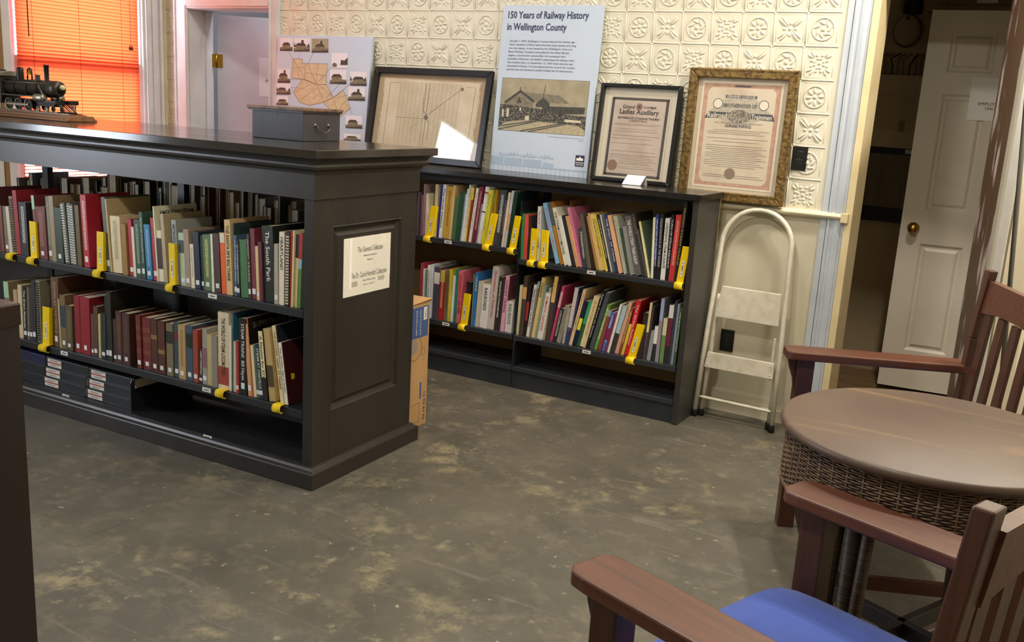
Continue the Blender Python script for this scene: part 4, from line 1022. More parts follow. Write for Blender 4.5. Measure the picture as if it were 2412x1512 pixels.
# far side of the island: fore-edges turned to this side
random.seed(21)
u = -2.30; n = 0; far = []
while u < -0.11:
    w = random.choice([0.012, 0.018, 0.024, 0.03, 0.04, 0.05]); h = random.uniform(0.29, 0.385) if u > -1.75 else random.uniform(0.25, 0.33)
    if -2.16 < u < -2.08: u = -2.05
    if u + w > -0.10: break
    far.append((u, w, h)); u += w + random.choice([0.001, 0.001, 0.004, 0.012])
for i, (u, w, h) in enumerate(far):
    c = random.choice(['2a2c34', '3a3a3c', '4a2a2c', '1e2430', '6a6048', '5a5a5e', '20201e', '7a6a50', '38485a'])
    d = random.uniform(0.17, 0.22)
    ob = bpy.data.objects.new('book', None); COL.objects.link(ob)
    ob.matrix_world = ISLM @ Matrix.Translation((u + w / 2, 0.655, 0.6906)) @ Matrix.Rotation(PI, 4, 'Z')
    me, th = make_book(w, h, d, c, 1.9, {}); link('cover', me, ob)
    MB().box(-w / 2 + th, w / 2 - th, th, d - 0.003, 0.003, h - 0.003).build('pages', PAGES, ob, fix=False)
    tag(ob, 'book with page edges showing, %s from %s, far side of island' % ((ordinal(i + 1), 'left') if i < len(far) / 2 else (ordinal(len(far) - i), 'right')), 'book', 'books on the far side of the island')
# binders lying flat on the deck
BIND = mat('black_binder', '24272c', 0.4); BINDB = mat('navy_binder', '23264a', 0.45)
LBLM = mat('binder_label', 'e6ded2', 0.6); REDL = mat('red_line', 'a0302a', 0.6)
for (ux, wd, nn, cname) in ((-1.335, 0.286, 3, 'right'), (-1.630, 0.286, 3, 'middle'), (-1.930, 0.29, 3, 'left')):
    for q in range(nn):
        z0 = 0.0906 + q * 0.0485; sh = -0.012 + 0.014 * q if cname != 'left' else 0.01 * q
        t = thing('binder', '%s archive binder lying flat, %s of the %s stack on the island deck' % ('navy' if (cname == 'left' and q == 2) else 'black', ['bottom', 'middle', 'top'][q], cname), 'binder', (0, 0, 0), 0, 'archive binders on the island deck')
        t.matrix_world = ISLM @ Matrix.Translation((ux + sh, 0.062, z0))
        mm = BINDB if (cname == 'left' and q == 2) else BIND
        b = MB(); b.box(0, wd, 0, 0.24, 0, 0.0035); b.box(0, wd, 0, 0.24, 0.0435, 0.047); b.box(0, wd, 0, 0.003, 0.0035, 0.0435); b.build('cover', mm, t, 0.001)
        box('pages', PAGES, t, 0.004, wd - 0.004, 0.006, 0.235, 0.0036, 0.0434)
        l = box('label', LBLM, t, 0.012, 0.105, -0.0012, 0.0, 0.004, 0.041)
        box('label_stripe', REDL, t, 0.012, 0.105, -0.0018, -0.0012, 0.020, 0.025)
        for zz_ in (0.012, 0.033):
            for r_ in range(3): MB().quad((0.03, -0.002, zz_ + r_ * 0.0025 - 0.003), (0.075 + 0.008 * r_, -0.002, zz_ + r_ * 0.0025 - 0.003), (0.075 + 0.008 * r_, -0.002, zz_ + r_ * 0.0025 - 0.002), (0.03, -0.002, zz_ + r_ * 0.0025 - 0.002)).build('label_print', INKG, l, fix=False)
# yellow shelf markers hooked over the shelf lips
TAGS = [
('IU',-1.771,0.048,None,0),
('IU',-1.624,0.051,0.165,0.3),
('IU',-1.191,0.048,0.169,2.5),
('IU',-0.761,0.040,0.170,-0.5),
('IL',-1.573,0.055,0.180,3.8),
('IL',-0.492,0.045,None,0),
('IL',-0.195,0.041,None,0),
('WUL',1.233,0.045,0.172,9.2),
('WUL',1.612,0.042,0.172,9.9),
('WUL',1.763,0.040,0.175,7.7),
('WUR',1.886,0.041,0.170,0.7),
('WUR',1.952,0.042,0.169,-1.5),
('WUR',2.691,0.041,0.178,5.0),
('WLL',1.483,0.043,0.178,5.1),
('WLR',2.479,0.044,0.178,10.8),
]
tcount = {}
for (rw, u, w, h, ln) in TAGS:
    fr, pv, z, where, grp = RI[rw]; tcount[rw] = tcount.get(rw, 0) + 1
tseen = {}
for (rw, u, w, h, ln) in TAGS:
    fr, pv, z, where, grp = RI[rw]; tseen[rw] = tseen.get(rw, 0) + 1
    lipy = 0.030 if fr == 'I' else -0.392
    hp = h if h else 0.12
    back = 0.006 if h else 0.055
    if tcount[rw] == 1: lb = 'the yellow plastic shelf marker ' + where
    else: lb = 'yellow shelf marker, %s from left of those %s' % (ordinal(tseen[rw]), where)
    t = thing('shelf_marker', lb, 'shelf marker', (0, 0, 0), 0, 'yellow shelf markers')
    Mx = Matrix.Translation((u, lipy, z))
    t.matrix_world = (ISLM @ Mx) if fr == 'I' else Mx
    hk = MB(); R_ = 0.015; P_ = []
    for a in range(0, 11):
        an = PI * 0.5 + PI * 1.15 * a / 10
        P_.append((-0.003 + R_ * math.cos(an) * 0.75, -0.012 + R_ * math.sin(an)))
    P_ = [(0.03, 0.0035)] + P_
    for q in range(len(P_) - 1):
        (y0, z0), (y1, z1) = P_[q], P_[q + 1]
        hk.add([(-w / 2, y0, z0), (w / 2, y0, z0), (w / 2, y1, z1), (-w / 2, y1, z1)], [(0, 1, 2, 3)], True)
    ho = hk.build('hook', YEL, t, fix=False); md = ho.modifiers.new('solid', 'SOLIDIFY'); md.thickness = 0.002
    sh = math.tan(math.radians(ln)) * hp
    pl_ = MB(); wp = w * 0.86; y0, y1 = back, back + 0.0022
    pl_.hexa([(-wp / 2, y0, 0.003), (wp / 2, y0, 0.003), (wp / 2, y1, 0.003), (-wp / 2, y1, 0.003)], [(-wp / 2 + sh, y0, hp), (wp / 2 + sh, y0, hp), (wp / 2 + sh, y1, hp), (-wp / 2 + sh, y1, hp)])
    pl_.hexa([(wp / 2 - 0.002, y1, 0.003), (wp / 2, y1, 0.003), (wp / 2, y1 + 0.016, 0.003), (wp / 2 - 0.002, y1 + 0.016, 0.003)], [(wp / 2 - 0.002 + sh, y1, hp), (wp / 2 + sh, y1, hp), (wp / 2 + sh, y1 + 0.016, hp - 0.004), (wp / 2 - 0.002 + sh, y1 + 0.016, hp - 0.004)])
    pl_.build('plate', YEL, t, 0.0008)
    if h:
        f0, f1 = 0.18, 0.62; lw = 0.0062
        lbm = MB(); yy = y0 - 0.0008
        lbm.quad((-lw + sh * f0, yy, hp * f0), (lw + sh * f0, yy, hp * f0), (lw + sh * f1, yy, hp * f1), (-lw + sh * f1, yy, hp * f1)); lo_ = lbm.build('label', LABELM, t, fix=False)
        pm = MB(); pw = 0.0022
        for (g0, g1) in ((0.24, 0.27), (0.33, 0.48), (0.54, 0.57)):
            pm.quad((-pw + sh * g0, yy - 0.0006, hp * g0), (pw + sh * g0, yy - 0.0006, hp * g0), (pw + sh * g1, yy - 0.0006, hp * g1), (-pw + sh * g1, yy - 0.0006, hp * g1))
        pm.build('label_print', INKG, lo_, fix=False)

# ================================================================ THINGS ON THE WALL SHELF TOP
def leaning(name, label, cat, x0, w, zb, L, yb, yt, group=None):
    t = thing(name, label, cat, (0, 0, 0), 0, group)
    dy = yt - yb; dz = math.sqrt(max(1e-6, L * L - dy * dy))
    r = Vector((1, 0, 0)); u = Vector((0, dy, dz)).normalized(); n = r.cross(u)
    Mx = Matrix.Identity(4)
    for i in range(3): Mx[i][0] = r[i]; Mx[i][1] = u[i]; Mx[i][2] = n[i]
    Mx[0][3], Mx[1][3], Mx[2][3] = x0, yb, zb
    t.matrix_world = Mx
    return t
def flat(parent, name, m, polys, z, w=1.0, h=1.0):     # polygons in (0..1 right, 0..1 down) of a w x h sheet
    b = MB()
    for k, p in enumerate(polys):
        q = [(x * w, (1 - y) * h, z) for (x, y) in p]
        b.add(q, [tuple(range(len(q)))])
    o = b.build(name, m, parent, fix=True)
    return o
def R4(x0, y0, x1, y1): return [(x0, y0), (x1, y0), (x1, y1), (x0, y1)]
def stroke(a, b_, t):
    (x0, y0), (x1, y1) = a, b_; dx, dy = x1 - x0, y1 - y0; l = math.hypot(dx, dy) or 1; nx_, ny_ = -dy / l * t / 2, dx / l * t / 2
    return [(x0 + nx_, y0 + ny_), (x1 + nx_, y1 + ny_), (x1 - nx_, y1 - ny_), (x0 - nx_, y0 - ny_)]
def ptext(parent, s, m, w, h, u0, v, width, size, align='LEFT', bold=0.0, z=0.0012, name='lettering'):
    return text(s, m, parent, (u0 * w, (1 - v) * h, z), (1, 0, 0), (0, 1, 0), width, size, align, bold, name)
POSTERB = mat('poster_pale_blue', 'c3d0e0', 0.45, col2='b9c8da', nscale=1.2)
NAVY = mat('navy_print', '2c2f52', 0.6)
SLATEINK = mat('slate_print', '4a4e5c', 0.6)
PHOTO = mat('sepia_photo', 'a79d82', 0.5, col2='978d72', nscale=14)
PHOTOL = mat('photo_ground', 'b9ae90', 0.5, col2='a2987c', nscale=60)
CROWD = mat('photo_crowd', '2c2a26', 0.5, col2='8d8570', nscale=120, lo=0.48, hi=0.64)
PDARK = mat('photo_dark', '34322d', 0.5, col2='4c493f', nscale=60)
PMID = mat('photo_mid', '6e6857', 0.5, col2='8a8169', nscale=50)
GHOST = mat('pale_silhouette', 'a3b7cc', 0.5)
# --- railway history poster
pw, ph = 0.60, 0.882
po = leaning('history_poster', 'tall pale blue poster about 150 years of railway history', 'poster', 1.415, pw, 1.1245, ph, -0.082, -0.018)
MB().box(0, pw, 0, ph, -0.012, 0).build('board', [POSTERB], po, fix=False)
ptext(po, '150 Years of Railway History', NAVY, pw, ph, 0.055, 0.063, 0.485, 0.050, 'LEFT', 0.018, name='headline')
ptext(po, 'in Wellington County', NAVY, pw, ph, 0.055, 0.133, 0.362, 0.050, 'LEFT', 0.018, name='headline')
BODY = ['On July 1, 1870, Wellington County entered the railway age', 'when residents of Elora heard the first train whistle and chug', 'into the station. It was owned by the Wellington, Grey and', 'Bruce Railway Company and pulled by the Adam Brown', "engine, a locomotive named after the company's first", 'president. However, the fanfare welcoming the railway came', 'two months later, on September 13, 1870 when the line was', 'extended to Fergus. Crowds gathered from around the County', 'and the day was declared a public holiday full of celebrations.']
BW = [0.395, 0.405, 0.385, 0.37, 0.352, 0.405, 0.40, 0.415, 0.405]
for i, s_ in enumerate(BODY): ptext(po, s_, SLATEINK, pw, ph, 0.095 - 0.001 * i, 0.213 + 0.0213 * i, BW[i], 0.0125, 'LEFT', 0.006, name='body_text')
P0, P1, Q0, Q1 = 0.055, 0.935, 0.435, 0.752
def ph_(x, y): return (P0 + (P1 - P0) * x, Q0 + (Q1 - Q0) * y)
flat(po, 'photo_border', PDARK, [R4(P0 - 0.003, Q0 - 0.002, P1 + 0.003, Q1 + 0.002)], 0.0004, pw, ph)
flat(po, 'photo_print', PHOTO, [R4(P0, Q0, P1, Q1)], 0.0008, pw, ph)
flat(po, 'photo_ground', PHOTOL, [[ph_(0, 1), ph_(0, 0.86), ph_(0.3, 0.78), ph_(0.62, 0.8), ph_(1, 0.86), ph_(1, 1)]], 0.0010, pw, ph)
flat(po, 'photo_station', PMID, [[ph_(0.05, 0.47), ph_(0.22, 0.25), ph_(0.39, 0.43), ph_(0.39, 0.62), ph_(0.05, 0.62)], [ph_(0.27, 0.25), ph_(0.69, 0.29), ph_(0.81, 0.43), ph_(0.39, 0.43)]], 0.0012, pw, ph)
flat(po, 'photo_station', PDARK, [stroke(ph_(0.05, 0.47), ph_(0.23, 0.24), 0.016), stroke(ph_(0.23, 0.24), ph_(0.40, 0.43), 0.016), stroke(ph_(0.225, 0.24), ph_(0.225, 0.16), 0.008), stroke(ph_(0.495, 0.34), ph_(0.515, 0.1), 0.006), [ph_(0.42, 0.46), ph_(0.5, 0.34), ph_(0.58, 0.44), ph_(0.58, 0.52), ph_(0.42, 0.52)], [ph_(0.22, 0.34), ph_(0.255, 0.46), ph_(0.19, 0.46)]], 0.0014, pw, ph)
flat(po, 'photo_train', PDARK, [[ph_(0.5, 0.5), ph_(0.98, 0.48), ph_(0.98, 0.60), ph_(0.5, 0.66)], stroke(ph_(0.0, 0.99), ph_(0.45, 0.79), 0.006), stroke(ph_(0.26, 1.0), ph_(0.74, 0.80), 0.006), stroke(ph_(0.36, 1.0), ph_(0.78, 0.81), 0.006), stroke(ph_(0.0, 0.93), ph_(0.4, 0.79), 0.006)], 0.0015, pw, ph)
flat(po, 'photo_crowd', CROWD, [[ph_(0, 0.5), ph_(0.3, 0.53), ph_(0.5, 0.56), ph_(0.7, 0.63), ph_(1, 0.65), ph_(1, 0.9), ph_(0.93, 0.82), ph_(0.7, 0.80), ph_(0.3, 0.78), ph_(0.08, 0.83), ph_(0.0, 0.95)]], 0.0017, pw, ph)
flat(po, 'photo_flags', mat('photo_light', 'cfc6aa', 0.5), [R4(*ph_(0.03, 0.6), *ph_(0.05, 0.74)), R4(*ph_(0.085, 0.58), *ph_(0.11, 0.74)), R4(*ph_(0.31, 0.7), *ph_(0.355, 0.78)), R4(*ph_(0.235, 0.55), *ph_(0.255, 0.61)), [ph_(0.77, 0.72), ph_(0.95, 0.73), ph_(0.95, 0.77), ph_(0.77, 0.77)]], 0.0019, pw, ph)
for k, (s_, wd) in enumerate((('Opening of the Wellington, Grey and Bruce Railway, Fergus, September 13, 1870.', 0.21), ('Wellington County', 0.03))): ptext(po, s_, SLATEINK, pw, ph, 0.935, 0.772 + 0.012 * k, wd, 0.006, 'RIGHT', 0.0, name='caption')
sil = [[(0.0, 0.915), (0.14, 0.915), (0.14, 0.955), (0.0, 0.955)], [(0.15, 0.917), (0.34, 0.917), (0.34, 0.957), (0.15, 0.957)], [(0.35, 0.918), (0.54, 0.918), (0.54, 0.957), (0.35, 0.957)], [(0.55, 0.94), (0.58, 0.925), (0.62, 0.935), (0.66, 0.93), (0.665, 0.957), (0.55, 0.957)], R4(0, 0.957, 1.0, 0.966)]
for i in range(22): sil.append(stroke((i * 0.046, 0.964), (i * 0.046, 0.999), 0.006))
for i in range(16): sil.append([(0.08 + i * 0.036, 0.905 + 0.006 * math.sin(i * 2.1)), (0.10 + i * 0.036, 0.885 + 0.01 * math.sin(i * 1.3)), (0.125 + i * 0.036, 0.905 + 0.006 * math.sin(i))])
flat(po, 'train_silhouette', GHOST, sil, 0.0006, pw, ph)
flat(po, 'logo_print', mat('logo_indigo', '2a2440', 0.5), [R4(0.875, 0.868, 0.962, 0.935)], 0.0008, pw, ph)
flat(po, 'logo_mark', PAPERW, [R4(0.885, 0.885, 0.95, 0.900), [(0.905, 0.885), (0.918, 0.874), (0.931, 0.885)]], 0.0012, pw, ph)
ptext(po, 'MUSEUM', PAPERW, pw, ph, 0.9185, 0.912, 0.042, 0.0075, 'CENTER', 0.01, name='logo_lettering'); ptext(po, 'ARCHIVES', PAPERW, pw, ph, 0.9185, 0.924, 0.042, 0.0075, 'CENTER', 0.01, name='logo_lettering')
# --- blue county map board
bw, bh = 0.745, 0.70
bo = leaning('county_map_board', 'pale blue display board with a county map and small station photographs', 'display board', -0.205, bw, 1.1245, bh, -0.105, -0.045)
MB().box(0, bw, 0, bh, -0.02, 0).build('board', mat('map_board_blue', 'bfcbe0', 0.3, col2='c9d4e6', nscale=1.5), bo, fix=False)
def bn(x, y):
    xl = 100 - 0.057 * (y - 50); xr = 1315 - 0.0735 * (y - 80)
    return ((x - xl) / (xr - xl), (y - 55 - 0.025 * (x - 100)) / 1560)
MAPT = mat('map_tan', 'd9c4a2', 0.6, col2='ccb492', nscale=30)
PW_ = mat('photo_white', 'e6e2ea', 0.5)
thumbs = [(125, 95, 295, 270), (313, 100, 525, 278), (550, 108, 765, 290), (805, 295, 1010, 490), (785, 515, 995, 700), (1040, 535, 1245, 715), (1015, 735, 1225, 910), (95, 515, 265, 705), (80, 715, 270, 865), (985, 1110, 1190, 1275), (960, 1350, 1170, 1440), (80, 890, 240, 1010), (250, 1150, 420, 1300), (500, 1180, 680, 1330)]
mp_ = [[(300, 375), (427, 380), (425, 440), (750, 437), (735, 715), (615, 715), (460, 650), (285, 635)], [(430, 650), (610, 715), (740, 710), (830, 880), (700, 950), (520, 1000), (390, 960), (305, 830)], [(830, 880), (950, 775), (1045, 1010), (885, 1160), (800, 1050), (700, 950)]]
flat(bo, 'map_print', MAPT, [[bn(*p) for p in q] for q in mp_], 0.0006, bw, bh)
ml = []
for q in mp_:
    for a in range(len(q)): ml.append(stroke(bn(*q[a]), bn(*q[(a + 1) % len(q)]), 0.004))
for (a, c) in (((465, 440), (455, 650)), ((632, 440), (615, 715)), ((300, 380), (460, 640)), ((500, 450), (610, 710)), ((330, 830), (560, 700)), ((400, 930), (620, 760)), ((560, 920), (660, 830)), ((610, 720), (720, 940)), ((640, 720), (820, 870)), ((860, 1100), (1000, 900)), ((830, 890), (900, 1150)), ((285, 500), (460, 490)), ((465, 560), (740, 600))): ml.append(stroke(bn(*a), bn(*c), 0.0035))
flat(bo, 'map_lines', mat('map_brown_ink', '9a7860', 0.6), ml, 0.0010, bw, bh)
ll = [stroke(bn(*a), bn(*c), 0.003) for (a, c) in (((235, 275), (300, 380)), ((385, 280), (385, 375)), ((575, 290), (500, 440)), ((800, 480), (630, 690)), ((905, 700), (740, 900)), ((1040, 690), (840, 885)), ((1015, 840), (870, 890)), ((265, 660), (420, 655)), ((275, 765), (430, 770)), ((985, 950), (1070, 1090)), ((740, 650), (790, 755)))]
flat(bo, 'leader_lines', mat('map_grey_line', '8a8a9a', 0.6), ll, 0.0012, bw, bh)
for i, (x0, y0, x1, y1) in enumerate(thumbs):
    fr_ = flat(bo, 'station_photo', PHOTO if i == 2 else PW_, [[bn(x0, y0), bn(x1, y0), bn(x1, y1), bn(x0, y1)]], 0.0016, bw, bh)
    w_, h_ = x1 - x0, y1 - y0
    random.seed(i)
    gx, gy = x0 + w_ * random.uniform(0.08, 0.22), y0 + h_ * random.uniform(0.50, 0.58)
    hw = w_ * random.uniform(0.55, 0.72)
    if i == 3: gx, gy, hw = x0 + 12, y0 + h_ * 0.74, w_ * 0.28
    g0 = [bn(x0, y0 + h_ * 0.74), bn(x0 + w_ * 0.5, y0 + h_ * 0.66), bn(x1, y0 + h_ * 0.70), bn(x1, y1), bn(x0, y1)]
    if i == 3: g0 = [bn(x0 + w_ * .6, y0 + h_ * .45), bn(x0 + w_ * .8, y0 + h_ * .5), bn(x1, y0 + h_ * .3), bn(x1, y0 + h_ * .8), bn(x0 + w_ * .55, y0 + h_ * .8)]
    flat(fr_, 'station_print', PMID if i != 3 else PDARK, [g0], 0.0020, bw, bh)
    flat(fr_, 'station_print', PMID, [[bn(gx, gy), bn(gx + hw, gy), bn(gx + hw, gy + h_ * 0.2), bn(gx, gy + h_ * 0.2)]], 0.0022, bw, bh)
    flat(fr_, 'station_print', PDARK, [[bn(gx - 6, gy), bn(gx + hw * 0.22, gy - h_ * 0.2), bn(gx + hw * 0.8, gy - h_ * 0.2), bn(gx + hw + 6, gy)], [bn(x0, y1 - h_ * 0.1), bn(x1, y1 - h_ * 0.18), bn(x1, y1), bn(x0, y1)]] if i != 3 else [[bn(gx, gy), bn(gx + hw * 0.5, gy - 16), bn(gx + hw, gy)]], 0.0024, bw, bh)
    if i in (1, 2, 6, 7): flat(fr_, 'station_print', PDARK, [[bn(gx + hw * 0.55, gy - h_ * 0.42), bn(gx + hw * 0.78, gy - h_ * 0.42), bn(gx + hw * 0.75, gy), bn(gx + hw * 0.55, gy)]], 0.0026, bw, bh)
    if i in (1, 5, 8): flat(fr_, 'station_print', PDARK, [[bn(x0, gy + h_ * 0.1), bn(x0 + w_ * 0.04, gy - h_ * 0.25), bn(x0 + w_ * 0.14, gy + h_ * 0.1)], [bn(x1 - w_ * 0.2, gy + h_ * 0.12), bn(x1 - w_ * 0.06, gy - h_ * 0.2), bn(x1, gy + h_ * 0.12)]], 0.0026, bw, bh)
# --- framed picture helper
def frame_parts(t, w, h, f, m, depth=0.022, gl=True):
    for (nm, pts) in (('l', [(0, 0), (f, f), (f, h - f), (0, h)]), ('r', [(w, 0), (w, h), (w - f, h - f), (w - f, f)]), ('t', [(0, h), (f, h - f), (w - f, h - f), (w, h)]), ('b', [(0, 0), (w, 0), (w - f, f), (f, f)])):
        b = MB(); b.prism(pts, 'z', -0.004, depth); b.build('frame_rail', m, t, 0.003)
    box('backing', BLACKM, t, 0.002, w - 0.002, 0.002, h - 0.002, -0.006, -0.002)
    if gl: box('glazing', GLASS, t, f - 0.002, w - f + 0.002, f - 0.002, h - f + 0.002, 0.0085, 0.0105)
MATTAN = mat('tan_mount', 'b8a488', 0.7, col2='ad987b', nscale=3)
OLDPAPER = mat('old_map_paper', 'd9ceb8', 0.7, col2='cdbfa4', nscale=7)
OLDEDGE = mat('browned_paper_edge', 'b59a78', 0.7, col2='c6b092', nscale=20)
FAINT = mat('faint_map_ink', '9c927e', 0.7)
# --- framed township map
mw, mh = 0.82, 0.535
mo = leaning('framed_township_map', 'wide black framed old township map leaning on the wall shelf', 'framed map', 0.568, mw, 1.1245, mh, -0.125, -0.035)
frame_parts(mo, mw, mh, 0.036, mat('black_gloss_frame', '151515', 0.3))
flat(mo, 'mount', MATTAN, [R4(0.04, 0.06, 0.96, 0.94)], 0.0, mw, mh)
random.seed(3); edge = []
for i in range(24): edge.append((0.085 + 0.83 * i / 23, 0.105 + 0.012 * i / 23 + random.uniform(-0.003, 0.003)))
for i in range(1, 24): edge.append((0.915 + random.uniform(-0.009, 0.006), 0.118 + 0.80 * i / 23))
for i in range(1, 20): edge.append((0.915 - 0.83 * i / 19, 0.918 + random.uniform(-0.004, 0.006)))
for i in range(1, 23): edge.append((0.085 + random.uniform(-0.006, 0.008), 0.918 - 0.80 * i / 23))
flat(mo, 'browned_edge', OLDEDGE, [edge], 0.0012, mw, mh)
flat(mo, 'map_sheet', OLDPAPER, [[(0.5 + (x - 0.5) * 0.978, 0.51 + (y - 0.51) * 0.972) for (x, y) in edge]], 0.0018, mw, mh)
ln_ = [stroke((0.145, 0.16), (0.145, 0.86), 0.0025), stroke((0.145, 0.16), (0.235, 0.16), 0.0025), stroke((0.79, 0.175), (0.87, 0.175), 0.0025), stroke((0.87, 0.175), (0.862, 0.86), 0.0025), stroke((0.66, 0.86), (0.862, 0.86), 0.0025), stroke((0.145, 0.86), (0.30, 0.86), 0.0025)]
flat(mo, 'neat_line', INKG, ln_, 0.0022, mw, mh)
ln_ = []
for i in range(15): ln_.append(stroke((0.24 + i * 0.036, 0.15), (0.24 + i * 0.036, 0.82), 0.0018))
for i in range(42): ln_.append(stroke((0.235, 0.155 + i * 0.0162), (0.755, 0.158 + i * 0.0162), 0.0017))
flat(mo, 'lot_lines', FAINT, ln_, 0.0022, mw, mh)
ln_ = [stroke((0.5, 0.49), (0.745, 0.21), 0.004), stroke((0.235, 0.53), (0.48, 0.53), 0.004), stroke((0.46, 0.15), (0.47, 0.84), 0.003), stroke((0.49, 0.15), (0.49, 0.84), 0.003), stroke((0.45, 0.30), (0.455, 0.42), 0.003), stroke((0.455, 0.42), (0.52, 0.57), 0.005), stroke((0.52, 0.57), (0.52, 0.75), 0.003), stroke((0.37, 0.64), (0.47, 0.53), 0.002), stroke((0.37, 0.64), (0.38, 0.72), 0.002), [(0.47, 0.51), (0.49, 0.485), (0.515, 0.515), (0.49, 0.55)], [(0.745, 0.19), (0.765, 0.175), (0.78, 0.2), (0.76, 0.22)]]
flat(mo, 'road_lines', mat('map_road_ink', '7f786c', 0.7), ln_, 0.0026, mw, mh)
flat(mo, 'title_patch', OLDPAPER, [R4(0.64, 0.72, 0.79, 0.86)], 0.0028, mw, mh)
ptext(mo, 'MINTO', INKG, mw, mh, 0.715, 0.757, 0.075, 0.018, 'CENTER', 0, 0.0032); ptext(mo, 'TOWNSHIP', INKG, mw, mh, 0.715, 0.782, 0.035, 0.006, 'CENTER', 0, 0.0032)
for k in range(3): ptext(mo, 'Lots and Concessions', FAINT, mw, mh, 0.715, 0.803 + 0.013 * k, 0.065 - 0.008 * k, 0.0045, 'CENTER', 0, 0.0032)
# --- black framed certificate
cw, chh = 0.44, 0.495
co = leaning('black_framed_certificate', 'black framed lodge certificate with a dark scalloped border and brown seal', 'certificate', 2.051, cw, 1.1245, chh, -0.095, -0.035)
frame_parts(co, cw, chh, 0.019, mat('black_satin_frame', '131313', 0.32), 0.026)
flat(co, 'mount', mat('ivory_mount', 'ddd6c4', 0.7), [R4(0.03, 0.03, 0.97, 0.97)], 0.0, cw, chh)
MAUVE = mat('mauve_old_paper', 'bfb0a4', 0.7, col2='ab998c', nscale=9, lo=0.4, hi=0.75)
flat(co, 'sheet_margin', mat('certificate_margin', 'cbbfae', 0.7), [R4(0.12, 0.10, 0.88, 0.955)], 0.0012, cw, chh)
sc = []
random.seed(5)
nb = 26
for i in range(nb):
    a = 0.16 + (0.68) * i / (nb - 1); sc.append([(a - 0.013, 0.135), (a + 0.013, 0.128), (a + 0.015, 0.155), (a - 0.011, 0.162)]); sc.append([(a - 0.013, 0.915), (a + 0.013, 0.908), (a + 0.015, 0.935), (a - 0.011, 0.942)])
nb = 30
for i in range(nb):
    a = 0.155 + 0.77 * i / (nb - 1)
    for x in (0.15, 0.825): sc.append([(x - 0.004, a - 0.011), (x + 0.03, a - 0.015), (x + 0.026, a + 0.013), (x - 0.008, a + 0.015)])
flat(co, 'scalloped_border', mat('certificate_border_ink', '4a4644', 0.7), sc, 0.0018, cw, chh)
flat(co, 'certificate_sheet', MAUVE, [R4(0.185, 0.165, 0.815, 0.905)], 0.0016, cw, chh)
DKB = mat('certificate_ink', '3a3532', 0.7); MDB = mat('certificate_soft_ink', '857a70', 0.7)
ptext(co, 'Grand', DKB, cw, chh, 0.36, 0.225, 0.065, 0.018, 'CENTER', 0.02, 0.0022); ptext(co, 'Lodge', DKB, cw, chh, 0.63, 0.225, 0.065, 0.018, 'CENTER', 0.02, 0.0022)
ptext(co, 'Ladies Auxiliary', DKB, cw, chh, 0.50, 0.282, 0.215, 0.034, 'CENTER', 0.02, 0.0022)
ptext(co, 'BROTHERHOOD OF RAILROAD TRAINMEN', DKB, cw, chh, 0.50, 0.340, 0.225, 0.012, 'CENTER', 0.02, 0.0022); ptext(co, 'GREETING', DKB, cw, chh, 0.50, 0.368, 0.10, 0.010, 'CENTER', 0, 0.0022)
rl = []
for k, v in enumerate((0.40, 0.412, 0.45, 0.475, 0.52, 0.55, 0.60, 0.68, 0.715, 0.727, 0.745, 0.762, 0.78, 0.797, 0.812, 0.835, 0.853)): rl.append(stroke((0.205 + (0.12 if v > 0.75 else 0), v), (0.79 - 0.03 * ((k * 7) % 4), v), 0.0028))
flat(co, 'written_lines', MDB, rl, 0.0022, cw, chh)
sl = MB(); sl.disc((0.245 * cw, (1 - 0.83) * chh, 0.0026), 0.027, 'z', 28); sl.disc((0.495 * cw, (1 - 0.222) * chh, 0.0024), 0.018, 'z', 20)
sl.build('seal', mat('brown_wax_seal', '8a6a5c', 0.5), co, fix=False)
flat(co, 'seal_star', DKB, [[(0.495 + 0.018 * math.cos(a * PI / 4) * (1 if a % 2 else 0.5) , 0.222 + 0.016 * math.sin(a * PI / 4) * (1 if a % 2 else 0.5)) for a in range(8)]], 0.0030, cw, chh)
# --- gilt framed certificate on the rail
gw, gh = 0.536, 0.637
go = leaning('gilt_framed_certificate', 'large ornate gilt framed railroad certificate standing beside the black outlet', 'certificate', 2.512, gw, 1.0755, gh, -0.036, -0.012)
GILT = mat('antique_gilt', '8a6f3e', 0.42, metal=0.35, col2='5f4a26', nscale=55, lo=0.4, hi=0.62, bump=0.9, bscale=70)
for (pts) in ([(0, 0), (.046, .046), (.046, gh - .046), (0, gh)], [(gw, 0), (gw, gh), (gw - .046, gh - .046), (gw - .046, .046)], [(0, gh), (.046, gh - .046), (gw - .046, gh - .046), (gw, gh)], [(0, 0), (gw, 0), (gw - .046, .046), (.046, .046)]):
    b = MB(); b.prism(pts, 'z', -0.004, 0.022); b.build('frame_rail', GILT, go, 0.005)
box('backing', BLACKM, go, 0.002, gw - 0.002, 0.002, gh - 0.002, -0.006, -0.002)
bd = MB()
for o_ in (0.008, 0.040):
    n1 = int((gw - 2 * o_) / 0.0095); n2 = int((gh - 2 * o_) / 0.0095)
    for i in range(n1 + 1):
        for yy in (o_, gh - o_): bd.box(o_ + i * (gw - 2 * o_) / n1 - 0.003, o_ + i * (gw - 2 * o_) / n1 + 0.003, yy - 0.003, yy + 0.003, 0.021, 0.0255)
    for i in range(1, n2):
        for xx in (o_, gw - o_): bd.box(xx - 0.003, xx + 0.003, o_ + i * (gh - 2 * o_) / n2 - 0.003, o_ + i * (gh - 2 * o_) / n2 + 0.003, 0.021, 0.0255)
bo_ = bd.build('bead_row', GILT, go, fix=False); bo_['kind'] = 'stuff'
box('glazing', GLASS, go, 0.044, gw - 0.044, 0.044, gh - 0.044, 0.0085, 0.0105)
